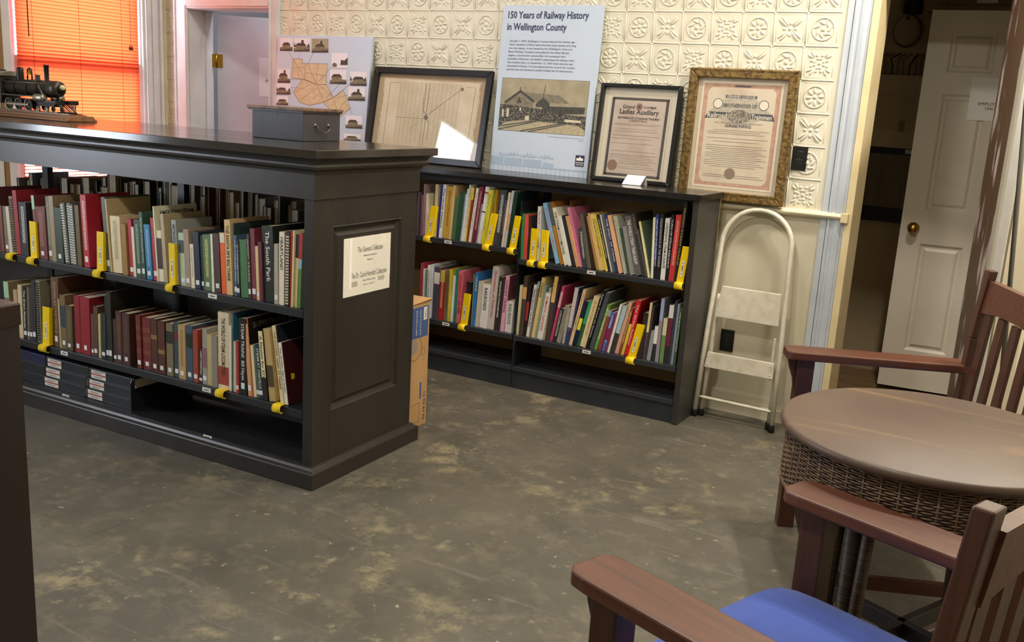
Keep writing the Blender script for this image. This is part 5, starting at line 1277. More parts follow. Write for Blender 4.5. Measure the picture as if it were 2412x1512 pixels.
flat(go, 'mount', mat('grey_tan_mount', 'c9bda6', 0.7), [R4(0.08, 0.065, 0.92, 0.935)], 0.0, gw, gh)
flat(go, 'sheet_margin', mat('certificate_white_margin', 'e2d8c4', 0.7), [R4(0.125, 0.095, 0.875, 0.90)], 0.0010, gw, gh)
flat(go, 'rose_border', mat('faded_rose_border', 'b98e78', 0.7, col2='c6a28c', nscale=40), [R4(0.145, 0.112, 0.855, 0.885)], 0.0014, gw, gh)
oc = [(0.185, 0.18), (0.20, 0.155), (0.225, 0.14), (0.775, 0.14), (0.80, 0.155), (0.815, 0.18), (0.815, 0.82), (0.80, 0.845), (0.775, 0.86), (0.225, 0.86), (0.20, 0.845), (0.185, 0.82)]
flat(go, 'certificate_sheet', mat('aged_certificate_paper', 'd3c6b0', 0.7, col2='bfa994', nscale=6, lo=0.45, hi=0.75), [oc], 0.0018, gw, gh)
GINK = mat('slate_certificate_ink', '4c5058', 0.7)
flat(go, 'banner_print', GINK, [[(0.175, 0.375), (0.21, 0.325), (0.40, 0.325), (0.40, 0.365), (0.175, 0.375)], [(0.60, 0.325), (0.80, 0.325), (0.83, 0.375), (0.60, 0.367)], R4(0.355, 0.195, 0.645, 0.217), R4(0.43, 0.123, 0.58, 0.134)], 0.0022, gw, gh)
flat(go, 'vignette_print', mat('certificate_vignette', 'a39a8a', 0.7, col2='5c584f', nscale=110, lo=0.45, hi=0.6), [[(0.5 + 0.11 * math.cos(a * PI / 12), 0.352 + 0.05 * math.sin(a * PI / 12)) for a in range(24)]], 0.0024, gw, gh)
GSOFT = mat('certificate_halo', 'aaa296', 0.7, col2='c2b7a4', nscale=80)
flat(go, 'halo_print', GSOFT, [[(0.22, 0.32), (0.30, 0.25), (0.40, 0.21), (0.60, 0.21), (0.70, 0.25), (0.78, 0.32), (0.62, 0.41), (0.5, 0.44), (0.38, 0.41)]], 0.0020, gw, gh)
for cx_ in (0.29, 0.715):
    rg = MB(); rg.lathe([(0.0215, 0.0026), (0.0245, 0.0026)], (cx_ * gw, (1 - 0.262) * gh, 0), 'z', 28, False); rg.build('medallion_print', GINK, go, fix=False)
    dd = MB(); dd.disc((cx_ * gw, (1 - 0.262) * gh, 0.0024), 0.0215, 'z', 28); dd.build('medallion_print', _mats['certificate_white_margin'], go, fix=False)
for (s_, u_, v_, wd_, sz_, m_) in (('GRAND LODGE', 0.5, 0.206, 0.14, 0.011, _mats['certificate_white_margin']), ('BROTHERHOOD OF', 0.5, 0.272, 0.165, 0.018, GINK), ('Railroad', 0.295, 0.349, 0.098, 0.024, _mats['certificate_white_margin']), ('Trainmen', 0.705, 0.349, 0.10, 0.024, _mats['certificate_white_margin']), ('GREETING', 0.5, 0.425, 0.13, 0.013, GINK), ('To all whom it may concern', 0.5, 0.404, 0.24, 0.008, MDB)):
    ptext(go, s_, m_, gw, gh, u_, v_, wd_, sz_, 'CENTER', 0.015, 0.0030)
rl = []
for k, v in enumerate((0.458, 0.472, 0.486, 0.52, 0.545, 0.575, 0.592, 0.606, 0.620, 0.634, 0.648, 0.662, 0.676, 0.690, 0.705, 0.72, 0.735, 0.80, 0.815)): rl.append(stroke((0.22 + (0.06 if k % 4 == 0 else 0), v), (0.79 - 0.04 * ((k * 5) % 3), v), 0.0026))
flat(go, 'written_lines', MDB, rl, 0.0026, gw, gh)
dd = MB(); dd.disc((0.475 * gw, (1 - 0.785) * gh, 0.0034), 0.0265, 'z', 28); dd.lathe([(0.017, 0.0036), (0.0185, 0.0036)], (0.475 * gw, (1 - 0.785) * gh, 0), 'z', 24, False); dd.build('seal', mat('grey_brown_seal', '8a7a68', 0.45), go, fix=False)
# --- small caption card propped on the shelf top
cd = thing('caption_card', 'small white folded caption card in front of the black framed certificate', 'card', (2.285, -0.232, 1.1245), math.radians(8))
b = MB(); b.add([(0, 0, 0.002), (0.095, 0, 0.002), (0.11, 0.038, 0.048), (0.015, 0.038, 0.048)], [(0, 1, 2, 3)]); b.add([(0.015, 0.038, 0.048), (0.11, 0.038, 0.048), (0.115, 0.06, 0.0), (0.02, 0.06, 0.0)], [(0, 1, 2, 3)])
co_ = b.build('folded_card', PAPERW, cd, fix=False); md = co_.modifiers.new('solid', 'SOLIDIFY'); md.thickness = 0.0006
up_ = Vector((0.015, 0.038, 0.046)).normalized()
for k, (f_, wd_, hh_) in enumerate(((0.72, 0.05, 0.006), (0.6, 0.03, 0.004), (0.42, 0.025, 0.004), (0.28, 0.045, 0.004))):
    p_ = Vector((0.0475, 0, 0.002)) + f_ * Vector((0.015, 0.038, 0.046)) + Vector((0, -0.0006, 0.0008))
    text(['Ladies Auxiliary Charter', 'Certificate', 'Circa 1910', 'Brotherhood of Railroad'][k], INKG, cd, p_, (1, 0, 0), up_, wd_, hh_)

# ================================================================ OUTLETS
def outlet(x, z, label):
    t = thing('outlet_plate', label, 'outlet', (x, -0.0005, z), 0, 'black outlet plates')
    box('cover_plate', BLACKP, t, -0.035, 0.035, -0.006, 0, -0.056, 0.056, 0.0015)
    for s_ in (-1, 1):
        b = MB(); b.box(-0.017, 0.017, -0.0078, -0.006, s_ * 0.0195 - 0.014, s_ * 0.0195 + 0.014); b.build('socket_face', mat('socket_black', '1d1d1d', 0.3), t, 0.002)
    b = MB(); b.lathe([(0.0, -0.0085), (0.0028, -0.0082), (0.003, -0.006)], (0, 0, 0), 'y', 10); b.build('screw', IRON, t)
outlet(3.089, 1.311, 'black outlet plate on the tin wall beside the gilt frame')
outlet(2.838, 0.373, 'black outlet plate low on the wall behind the step stool')

# ================================================================ STEP STOOL
STW = mat('chipped_white_enamel', 'd9d3c2', 0.4, col2='c9c1ac', nscale=18, lo=0.45, hi=0.7)
st = thing('step_stool', 'folded white metal step stool with a hoop handle leaning on the wall', 'step stool', (2.95, -0.12, 0))
def sy(z): return -0.185 + 0.140 * z / 1.06 + 0.12
pts = [(-0.186, sy(0.03), 0.03), (-0.182, sy(0.4), 0.4), (-0.176, sy(0.7), 0.7), (-0.174, sy(0.86), 0.86)]
for a in range(1, 16):
    an = PI - PI * a / 16; pts.append((-0.002 + 0.172 * math.cos(an), sy(0.88 + 0.172 * math.sin(an)), 0.88 + 0.172 * math.sin(an)))
pts += [(0.170, sy(0.86), 0.86), (0.178, sy(0.7), 0.7), (0.192, sy(0.4), 0.4), (0.206, sy(0.03), 0.03)]
MB().tube(pts, 0.0125, 12).build('hoop_frame', STW, st)
for (xa, xb) in ((-0.162, -0.158), (0.182, 0.178)):
    b = MB(); s_ = 1 if xa < 0 else -1
    b.tube([(xa, sy(0.03) + 0.032, 0.03), (xb, sy(0.62) + 0.034, 0.62)], 0.0105, 10); b.build('rear_leg', STW, st)
for (x, oy) in ((-0.186, 0), (0.206, 0), (-0.162, 0.032), (0.182, 0.032)):
    MB().lathe([(0.0, 0.0), (0.0155, 0.0), (0.016, 0.028), (0.0135, 0.036)], (x, sy(0.015) + oy, 0), 'z', 14).build('rubber_foot', BLACKM, st)
def step(name, xa, xb, za, zb, oy, depth=0.016):
    b = MB(); y0a, y0b = sy(za) - oy, sy(zb) - oy
    b.hexa([(xa[0], y0a, za), (xa[1], y0a, za), (xa[1], y0a + depth, za), (xa[0], y0a + depth, za)], [(xb[0], y0b, zb), (xb[1], y0b, zb), (xb[1], y0b + depth, zb), (xb[0], y0b + depth, zb)])
    return b.build(name, STW, st, 0.003)
step('top_step', (-0.152, 0.168), (-0.134, 0.160), 0.513, 0.668, 0.018)
s2 = step('lower_step', (-0.165, 0.180), (-0.158, 0.176), 0.258, 0.336, 0.020)
for x in (-0.150, 0.165):
    for z in (0.275, 0.318):
        MB().lathe([(0.0, -0.0035), (0.003, -0.003), (0.0045, 0.0)], (x, sy(z) - 0.0195, z), 'y', 8).build('rivet', STW, s2)
MB().tube([(-0.178, sy(0.10) - 0.0, 0.104), (-0.150, sy(0.10), 0.103), (0.175, sy(0.10), 0.099), (0.198, sy(0.10), 0.098)], [0.003, 0.008, 0.008, 0.003], 10).build('spreader_bar', STW, st)
for (x, z0, z1) in ((-0.150, 0.33, 0.50), (0.158, 0.24, 0.45)):
    box('side_bracket', STW, st, x - 0.006, x + 0.006, sy(0.4) + 0.004, sy(0.4) + 0.02, z0, z1, 0.001)

# ================================================================ CARDBOARD CARTON
CARD = mat('cardboard', 'b08a5c', 0.75, col2='a47f52', nscale=5)
ct = thing('carton', 'tall cardboard carton with a blue printed band behind the island end', 'carton', (1.787, -1.15, 0), IA)
box('box_body', CARD, ct, -0.30, 0.0, -0.195, 0.0, 0.0005, 0.585, 0.002)
b = MB(); b.hexa([(-0.30, -0.195, 0.5855), (0.0, -0.195, 0.5855), (0.0, 0.004, 0.5855), (-0.30, 0.004, 0.5855)], [(-0.30, -0.195, 0.5875), (0.004, -0.195, 0.5875), (0.008, 0.008, 0.600), (-0.30, 0.008, 0.600)]); b.build('lid_flap', CARD, ct)
BLU = mat('carton_blue_print', '3a5484', 0.7)
fx = 0.0008
MB().quad((fx, -0.19, 0.43), (fx, -0.012, 0.43), (fx, -0.012, 0.572), (fx, -0.19, 0.572)).build('blue_band', BLU, ct, fix=False)
MB().quad((fx * 2, -0.052, 0.508), (fx * 2, -0.024, 0.508), (fx * 2, -0.024, 0.566), (fx * 2, -0.052, 0.566)).build('brand_patch', PAPER, ct, fix=False)
text('TORK', INK, ct, (fx * 3, -0.038, 0.537), (0, 0, -1), (0, 1, 0), 0.049, 0.018, name='brand_lettering')
for k in range(2): text(['Hand Towel Roll', 'Essuie-mains en rouleau'][k], PAPER, ct, (fx * 2, -0.075 - 0.03 * k, 0.50), (0, 0, -1), (0, 1, 0), 0.115, 0.009)
text('12 02 44 02', INK, ct, (fx, -0.022, 0.093), (0, 0, -1), (0, 1, 0), 0.135, 0.018)
MB().quad((fx, -0.062, 0.135), (fx, -0.05, 0.135), (fx, -0.05, 0.215), (fx, -0.062, 0.215)).build('print_bar', BLU, ct, fix=False)
b = MB()
for (y0, y1, z0, z1) in ((-0.12, -0.06, 0.115, 0.117), (-0.12, -0.06, 0.028, 0.030), (-0.062, -0.06, 0.03, 0.115)): b.quad((fx, y0, z0), (fx, y1, z0), (fx, y1, z1), (fx, y0, z1))
b.lathe([(0.056, fx), (0.058, fx)], (0, -0.115, 0.385), 'x', 28, False); b.lathe([(0.016, fx), (0.0175, fx)], (0, -0.045, 0.36), 'x', 20, False)
b.build('outline_print', INKG, ct, fix=False)
MB().disc((fx, -0.125, 0.395), 0.034, 'x', 24).build('roll_print', mat('grey_print', '8a8078', 0.7), ct, fix=False)

# cardboard divider among the books, upper right board
dv = thing('cardboard_divider', 'handwritten brown cardboard divider standing above the books, upper right board', 'divider', (2.02, -0.25, 0.700), 0)
b = MB(); b.hexa([(0.05, 0, 0), (0.05, 0.15, 0), (0.048, 0.15, 0), (0.048, 0.0, 0)], [(-0.005, 0.0, 0.315), (-0.005, 0.15, 0.325), (-0.008, 0.15, 0.325), (-0.008, 0.0, 0.315)]); b.build('card_sheet', CARD, dv)
text('Gen. Interest', INKG, dv, (0.0035, 0.07, 0.285), (0, 1, 0), (-0.17, 0, 0.98), 0.09, 0.022)

# ================================================================ ON THE ISLAND TOP
ch = thing('document_chest', 'small dark wooden chest with a wire drop handle on the island top', 'chest', (0, 0, 0))
ch.matrix_world = ISLM @ Matrix.Translation((-0.40, 0.40, 1.2855))
CHW = mat('grey_black_chest', '3a383c', 0.5, col2='322f33', nscale=12)
b = MB(); b.box(-0.275, 0.0, 0.0, 0.235, 0.0, 0.118); b.build('chest_body', CHW, ch, 0.002)
b = MB(); b.box(-0.292, 0.010, -0.014, 0.245, 0.119, 0.132); b.build('lid', mat('worn_chest_lid', '4a362c', 0.5, col2='7a5c48', nscale=30), ch, 0.003)
box('lid_moulding', mat('chest_trim', '2c2420', 0.45), ch, -0.288, 0.006, -0.010, 0.240, 0.113, 0.119)
box('keyhole', BLACKM, ch, -0.142, -0.138, -0.0008, 0.001, 0.095, 0.110)
hd = MB(); hd.tube([(0.004, 0.075, 0.062), (0.012, 0.078, 0.056), (0.013, 0.092, 0.042), (0.014, 0.115, 0.034), (0.014, 0.138, 0.038), (0.013, 0.152, 0.052), (0.004, 0.158, 0.062)], 0.0026, 8); hd.build('drop_handle', IRON, ch)
for vv in (0.074, 0.159):
    MB().lathe([(0.0, 0.006), (0.006, 0.005), (0.009, 0.0)], (0, vv, 0.064), 'x', 12).build('handle_rosette', IRON, ch)

lo = thing('model_locomotive', 'grey metal model steam locomotive on a wooden plinth on the island top', 'model train', (0, 0, 0))
lo.matrix_world = ISLM @ Matrix.Translation((-2.0, 0.36, 1.2855))
GM = mat('dark_pewter', '3b3530', 0.38, metal=0.6, col2='4a433c', nscale=30)
GMB = mat('black_engine_metal', '1b1a19', 0.4, metal=0.4)
GML = mat('pale_pewter', '8f887a', 0.35, metal=0.7)
WD = mat('plinth_wood', '6e4a30', 0.4, col2='8a6040', nscale=14, stretch=(0.15, 2, 2))
b = MB(); b.prism([(-0.085, 0.0), (0.085, 0.0), (0.085, 0.008), (0.07, 0.014), (0.066, 0.026), (-0.066, 0.026), (-0.07, 0.014), (-0.085, 0.008)], 'x', -0.55, 0.315); b.build('plinth', WD, lo, 0.003)
b = MB(); b.box(-0.5, 0.29, -0.045, 0.045, 0.026, 0.030); b.build('track_bed', WD, lo)
for s_ in (-1, 1): box('rail', GML, lo, -0.5, 0.27, s_ * 0.036 - 0.003, s_ * 0.036 + 0.003, 0.030, 0.034)
b = MB(); b.lathe([(0.0, -0.20), (0.036, -0.20), (0.036, 0.10), (0.038, 0.102), (0.038, 0.15), (0.036, 0.165), (0.028, 0.172), (0.0, 0.174)], (0, 0, 0.142), 'x', 28); b.build('boiler', GM, lo)
for xx in (-0.12, -0.03, 0.045, 0.105): MB().lathe([(0.0365, -0.002), (0.0385, -0.002), (0.0385, 0.002), (0.0365, 0.002)], (xx, 0, 0.142), 'x', 28).build('boiler_band', GMB, lo)
MB().lathe([(0.0, 0.012), (0.018, 0.010), (0.02, 0.0)], (0.173, 0, 0.142), 'x', 20).build('smokebox_door', GMB, lo)
MB().lathe([(0.0, 0.012), (0.011, 0.012), (0.012, 0.0)], (0.183, 0.0, 0.150), 'x', 18).build('headlamp', mat('cream_lens', 'cfc69a', 0.4), lo)
b = MB(); b.lathe([(0.013, 0.17), (0.0105, 0.18), (0.0115, 0.244), (0.0135, 0.246), (0.0135, 0.250), (0.009, 0.250), (0.008, 0.20)], (0.078, 0, 0), 'z', 18); b.build('smokestack', GMB, lo)
b = MB(); b.lathe([(0.017, 0.170), (0.016, 0.205), (0.0155, 0.222), (0.013, 0.232), (0.0, 0.234)], (-0.115, 0, 0), 'z', 18); b.build('steam_dome', GMB, lo)
b = MB(); b.lathe([(0.013, 0.2), (0.012, 0.204), (0.007, 0.215), (0.004, 0.226), (0.0, 0.228)], (-0.045, 0, 0), 'z', 14); b.build('bell', BRASS, lo)
b = MB(); b.tube([(-0.062, 0, 0.176), (-0.060, 0, 0.225), (-0.045, 0, 0.232), (-0.030, 0, 0.225), (-0.028, 0, 0.176)], 0.0035, 8); b.build('bell_yoke', GMB, lo)
b = MB(); b.lathe([(0.016, 0.172), (0.013, 0.182), (0.010, 0.19), (0.014, 0.202), (0.0, 0.203)], (0.012, 0, 0), 'z', 16); b.build('sand_dome', GM, lo)
b = MB(); b.box(-0.36, -0.195, -0.052, 0.052, 0.062, 0.19)
b.build('cab', GM, lo, 0.002)
b = MB(); n_ = 10; pr2 = [(0.062 * math.cos(PI * i / n_), 0.19 + 0.022 * math.sin(PI * i / n_)) for i in range(n_ + 1)]; b.prism(pr2, 'x', -0.375, -0.175); b.build('cab_roof', GML, lo)
for s_ in (-1, 1): box('cab_window', GMB, lo, -0.33, -0.27, s_ * 0.0525 - 0.0008, s_ * 0.0525 + 0.0008, 0.125, 0.17)
box('roof_vent', GMB, lo, -0.31, -0.25, -0.02, 0.02, 0.210, 0.218)
box('engine_frame', GMB, lo, -0.36, 0.16, -0.028, 0.028, 0.060, 0.088); box('running_board', GM, lo, -0.2, 0.10, -0.05, 0.05, 0.100, 0.106)
for s_ in (-1, 1):
    for xx in (-0.145, -0.075, -0.003):
        b = MB(); b.lathe([(0.0275, -0.003), (0.0275, 0.003), (0.024, 0.003), (0.024, -0.003), (0.0275, -0.003)], (xx, s_ * 0.045, 0.0615), 'y', 28)
        for k_ in range(10):
            a = 2 * PI * k_ / 10; b.tube([(xx, s_ * 0.045, 0.0615), (xx + 0.025 * math.cos(a), s_ * 0.045, 0.0615 + 0.025 * math.sin(a))], 0.0012, 5)
        b.lathe([(0.0, -0.004), (0.005, -0.004), (0.005, 0.004), (0.0, 0.004)], (xx, s_ * 0.045, 0.0615), 'y', 12)
        b.build('driving_wheel', GML, lo)
        MB().lathe([(0.0, -0.002), (0.0235, -0.002), (0.0235, 0.002), (0, 0.002)], (xx, s_ * 0.041, 0.0615), 'y', 24).build('wheel_web', GMB, lo)
    for xx in (0.062, 0.124):
        b = MB(); b.lathe([(0.0125, -0.003), (0.0125, 0.003), (0.009, 0.003), (0.009, -0.003), (0.0125, -0.003)], (xx, s_ * 0.04, 0.0465), 'y', 20); b.lathe([(0.0, 0), (0.009, 0)], (xx, s_ * 0.04, 0.0465), 'y', 14); b.build('pilot_wheel', GML, lo)
    box('coupling_rod', GML, lo, -0.155, 0.005, s_ * 0.051 - 0.002, s_ * 0.051 + 0.002, 0.0565, 0.0665, 0.001)
    b = MB(); b.lathe([(0.0, 0.055), (0.017, 0.055), (0.018, 0.058), (0.018, 0.115), (0.016, 0.118), (0, 0.118)], (0, s_ * 0.047, 0.098), 'x', 18); b.build('cylinder', GML, lo)
    MB().tube([(0.068, s_ * 0.040, 0.155), (0.128, s_ * 0.046, 0.088)], 0.003, 8).build('brace_rod', GML, lo)
box('pilot_deck', GM, lo, 0.112, 0.215, -0.05, 0.05, 0.078, 0.088, 0.001); box('pilot_beam', GMB, lo, 0.205, 0.216, -0.062, 0.062, 0.072, 0.092, 0.001)
for k_ in range(9):
    y = -0.048 + 0.012 * k_; tip = 0.275 - abs(y) * 0.8
    MB().tube([(0.210, y, 0.076), (tip, y * 0.55, 0.038)], 0.0028, 6).build('pilot_bar', GML if k_ % 2 else GMB, lo)
b = MB(); b.hexa([(0.21, -0.05, 0.034), (0.275, -0.008, 0.034), (0.275, 0.008, 0.034), (0.21, 0.05, 0.034)], [(0.21, -0.05, 0.04), (0.275, -0.008, 0.04), (0.275, 0.008, 0.04), (0.21, 0.05, 0.04)]); b.build('pilot_foot', GMB, lo)
box('coupler', GMB, lo, 0.216, 0.242, -0.007, 0.007, 0.079, 0.090)
MB().tube([(-0.19, -0.040, 0.164), (0.13, -0.040, 0.164)], 0.0016, 6).build('hand_rail', GML, lo)

# ================================================================ FOREGROUND COUNTER (left)
DARKW = mat('black_brown_wood', '1d1714', 0.45, col2='241c18', nscale=6, stretch=(1, 1, 0.2))
fc = thing('counter_cabinet', 'dark brown counter cabinet cut off at the left edge in the foreground', 'cabinet', (2.315, -3.452, 0), 0.02)
box('cabinet_body', DARKW, fc, -0.9, -0.004, -0.75, -0.004, 0.0, 0.958)
box('counter_top', mat('counter_top_wood', '2c221d', 0.22), fc, -0.92, 0.0, -0.77, 0.0, 0.958, 1.006, 0.003)

# ================================================================ MISSION ARMCHAIRS
OAK = mat('fumed_oak', '5a3322', 0.42, col2='432416', nscale=9, stretch=(0.35, 6, 6), lo=0.35, hi=0.7, bump=0.1, bscale=60)
OAKV = mat('fumed_oak_upright', '4a2a1c', 0.42, col2='371d12', nscale=9, stretch=(6, 6, 0.35), lo=0.35, hi=0.7)
CLOTH = mat('blue_velvet', '2b479a', 0.85, col2='233c86', nscale=7, lo=0.35, hi=0.7, bump=0.15, bscale=240)
CLOTH.node_tree.nodes['Principled BSDF'].inputs['Sheen Weight'].default_value = 0.15
def arm_chair(label, loc, rz, ns=7, wsl=0.042, cu0=0.004):
    t = thing('armchair', label, 'chair', loc, rz, 'mission style armchairs')
    AW, GAP, HT = 0.118, 0.66, 0.68
    for (v0, far) in ((0.0, False), (GAP, True)):
        b = MB(); c_ = 0.022
        poly = [(0.0, v0 + c_), (c_ * 0.7, v0 + 0.004), (0.05, v0), (0.655, v0 + 0.004), (0.655, v0 + AW - 0.004), (0.05, v0 + AW), (c_ * 0.7, v0 + AW - 0.004), (0.0, v0 + AW - c_)]
        b.prism(poly, 'z', HT - 0.03, HT); b.build('arm', OAK, t, 0.005)
        pv = v0 + 0.030; b = MB(); b.box(0.045, 0.105, pv, pv + 0.058, 0.0, HT - 0.0305); b.build('front_leg', OAKV, t, 0.003)
        cb = MB(); s_ = pv + 0.029
        cb.prism([(0.045, HT - 0.031), (0.012, HT - 0.031), (0.022, HT - 0.07), (0.038, HT - 0.11), (0.045, HT - 0.16)], 'y', s_ - 0.014, s_ + 0.014); cb.build('corbel', OAKV, t, 0.001)
        bv = v0 + 0.074 if not far else v0 + AW - 0.114
        b = MB(); w_ = 0.040
        P_ = [(0.665, 0.0), (0.607, 0.36), (0.602, 0.55), (0.611, 0.78), (0.637, 1.02)]
        for (ua, za), (ub, zb) in zip(P_[:-1], P_[1:]):
            b.hexa([(ua, bv, za), (ua + 0.030, bv, za), (ua + 0.030, bv + w_, za), (ua, bv + w_, za)], [(ub, bv, zb), (ub + 0.030, bv, zb), (ub + 0.030, bv + w_, zb), (ub, bv + w_, zb)])
        b.build('rear_leg', OAKV, t, 0.004)
        box('side_rail', OAK, t, 0.105, 0.58, pv + 0.015, pv + 0.04, 0.33, 0.41, 0.002)
        box('side_stretcher', OAK, t, 0.105, 0.62, pv + 0.018, pv + 0.036, 0.10, 0.145, 0.002)
    box('front_rail', OAK, t, 0.062, 0.088, 0.088, 0.69, 0.33, 0.41, 0.002); box('back_seat_rail', OAK, t, 0.58, 0.61, 0.128, 0.65, 0.33, 0.41, 0.002)
    va, vb = 0.114, GAP + AW - 0.114
    def back_u(z): return 0.598 + (0.012 * max(0, z - 0.55) / 0.23 if z < 0.78 else 0.012 + 0.033 * (z - 0.78) / 0.225)
    b = MB(); n_ = 12
    for i in range(n_):           # top rail, arched below
        y0, y1 = va + (vb - va) * i / n_, va + (vb - va) * (i + 1) / n_
        f0, f1 = 4 * (i / n_) * (1 - i / n_), 4 * ((i + 1) / n_) * (1 - (i + 1) / n_)
        za, zb = 0.872 + 0.022 * f0, 0.872 + 0.022 * f1
        u0, u1 = back_u(0.885) + 0.004, back_u(0.985) + 0.004
        b.hexa([(u0, y0, za), (u0 + 0.026, y0, za), (u0 + 0.026, y1, zb), (u0, y1, zb)], [(u1, y0, 0.985), (u1 + 0.026, y0, 0.985), (u1 + 0.026, y1, 0.985), (u1, y1, 0.985)])
    b.build('crest_rail', OAK, t)
    box('lower_back_rail', OAK, t, 0.604, 0.630, va, vb, 0.50, 0.55, 0.002)
    pit = (vb - va) / ns
    for i in range(ns):
        y0 = va + pit * (i + 0.5) - wsl / 2
        b = MB(); ua, ub = back_u(0.55) + 0.009, back_u(0.885) + 0.009
        b.hexa([(ua, y0, 0.548), (ua + 0.013, y0, 0.548), (ua + 0.013, y0 + wsl, 0.548), (ua, y0 + wsl, 0.548)], [(ub, y0, 0.885), (ub + 0.013, y0, 0.885), (ub + 0.013, y0 + wsl, 0.885), (ub, y0 + wsl, 0.885)])
        b.build('back_slat', OAKV, t, 0.001)
    # cushion
    b = MB(); nx_, ny_ = 14, 14; vs = []; x0, x1, y0, y1 = cu0, 0.598, 0.092, 0.686
    for i in range(nx_ + 1):
        for j in range(ny_ + 1):
            a, c = i / nx_, j / ny_
            e = (1 - abs(2 * a - 1) ** 5) * (1 - abs(2 * c - 1) ** 5)
            r_ = 0.03 * (abs(2 * a - 1) ** 6) * (abs(2 * c - 1) ** 6)
            vs.append((x0 + (x1 - x0) * a + r_ * (1 if a < .5 else -1), y0 + (y1 - y0) * c + r_ * (1 if c < .5 else -1), 0.440 + 0.052 * e ** 0.5 + 0.006 * math.sin(3 * a + 1) * math.sin(3 * c) * e))
    m_ = ny_ + 1; fs = [(i * m_ + j, (i + 1) * m_ + j, (i + 1) * m_ + j + 1, i * m_ + j + 1) for i in range(nx_) for j in range(ny_)]
    k_ = len(vs); ring_ = [i * m_ for i in range(nx_ + 1)] + [nx_ * m_ + j for j in range(1, ny_ + 1)] + [i * m_ + ny_ for i in range(nx_ - 1, -1, -1)] + [j for j in range(ny_ - 1, 0, -1)]
    vs += [(vs[q][0], vs[q][1], 0.412) for q in ring_]; n_ = len(ring_)
    fs += [(ring_[q], ring_[(q + 1) % n_], k_ + (q + 1) % n_, k_ + q) for q in range(n_)]
    b.add(vs, fs, True); b.build('seat_cushion', CLOTH, t)
    return t
arm_chair('mission oak armchair with a blue velvet seat, nearest in the foreground', (3.535, -3.238, 0), math.radians(-19.5))
arm_chair('mission oak armchair behind the round table, in front of the closet', (3.712, -1.909, 0), math.radians(24), 5, 0.05, 0.09)

# ================================================================ ROUND WICKER TABLE
tb = thing('round_table', 'round wicker side table with a scratched brown wooden top', 'table', (4.015, -2.194, 0))
def table_top_mat():
    m = mat('scratched_table_top', '493a30', 0.48, col2='574436', nscale=2.5, lo=0.35, hi=0.7, stretch=(1, 1, 1), bump=0.05, bscale=80)
    nt = m.node_tree; b = nt.nodes['Principled BSDF']; prev = b.inputs['Base Color'].links[0].from_socket
    tc = nt.nodes.new('ShaderNodeTexCoord')
    def layer(prev, scale, stc, rot, lo, hi, col, f):
        mp = nt.nodes.new('ShaderNodeMapping'); mp.inputs['Scale'].default_value = stc; mp.inputs['Rotation'].default_value = (0, 0, rot)
        nt.links.new(tc.outputs['Object'], mp.inputs[0])
        n = nt.nodes.new('ShaderNodeTexNoise'); n.inputs['Scale'].default_value = scale; n.inputs['Detail'].default_value = 8; nt.links.new(mp.outputs[0], n.inputs['Vector'])
        mr = nt.nodes.new('ShaderNodeMapRange'); mr.inputs['From Min'].default_value = lo; mr.inputs['From Max'].default_value = hi; mr.inputs['To Max'].default_value = f
        nt.links.new(n.outputs['Fac'], mr.inputs['Value'])
        x = nt.nodes.new('ShaderNodeMix'); x.data_type = 'RGBA'; nt.links.new(mr.outputs[0], x.inputs[0]); nt.links.new(prev, x.inputs[6]); x.inputs[7].default_value = lin(col) + (1,)
        return x.outputs[2]
    p = layer(prev, 3, (0.4, 7, 1), 0.75, 0.60, 0.76, '8a6a44', 0.5)
    p = layer(p, 3.2, (1, 1, 1), 0, 0.60, 0.72, '8f6e46', 0.5)
    p = layer(p, 9, (3, 0.6, 1), 0.4, 0.64, 0.75, '34251c', 0.5)
    nt.links.new(p, b.inputs['Base Color']); return m
TT = table_top_mat(); ZT = 0.76
b = MB(); b.lathe([(0.0, ZT), (0.352, ZT), (0.359, ZT - 0.004), (0.362, ZT - 0.012), (0.360, ZT - 0.022), (0.350, ZT - 0.026), (0.0, ZT - 0.026)], (0, 0, 0), 'z', 72); b.build('table_top', TT, tb)
WK = mat('brown_wicker', '4a3726', 0.5, col2='6a523a', nscale=40)
WKD = mat('dark_wicker_lining', '241a12', 0.7)
b = MB(); b.lathe([(0.336, ZT - 0.026), (0.336, ZT - 0.16)], (0, 0, 0), 'z', 60); b.build('apron_lining', WKD, tb)
b = MB(); nst = 108
for k_ in range(21):
    z = ZT - 0.031 - k_ * 0.0063; N = nst * 3; pts = []
    for i in range(N):
        a = 2 * PI * i / N; r_ = 0.3410 + 0.0020 * math.cos(nst / 2 * a + PI * (k_ % 2)); pts.append((r_ * math.cos(a), r_ * math.sin(a), z))
    b.tube(pts, 0.0030, 4, True)
o_ = b.build('woven_apron', WK, tb, fix=False); o_['kind'] = 'stuff'
b = MB()
for i in range(nst // 2):
    a = 2 * PI * i / (nst // 2); b.tube([(0.3420 * math.cos(a), 0.3420 * math.sin(a), ZT - 0.027), (0.3420 * math.cos(a), 0.3420 * math.sin(a), ZT - 0.165)], 0.0030, 5)
o_ = b.build('apron_stakes', WK, tb, fix=False); o_['kind'] = 'stuff'
b = MB(); b.tube([(0.3415 * math.cos(2 * PI * i / 60), 0.3415 * math.sin(2 * PI * i / 60), ZT - 0.168) for i in range(60)], 0.007, 8, True); b.build('apron_rim', WK, tb)
WKW = mat('wrapped_reed', '54412e', 0.5, col2='3a2b1d', nscale=1, stretch=(1, 1, 220), lo=0.4, hi=0.6, bump=0.5)
LEGA = [math.radians(a) for a in (155, 245, 335, 65)]
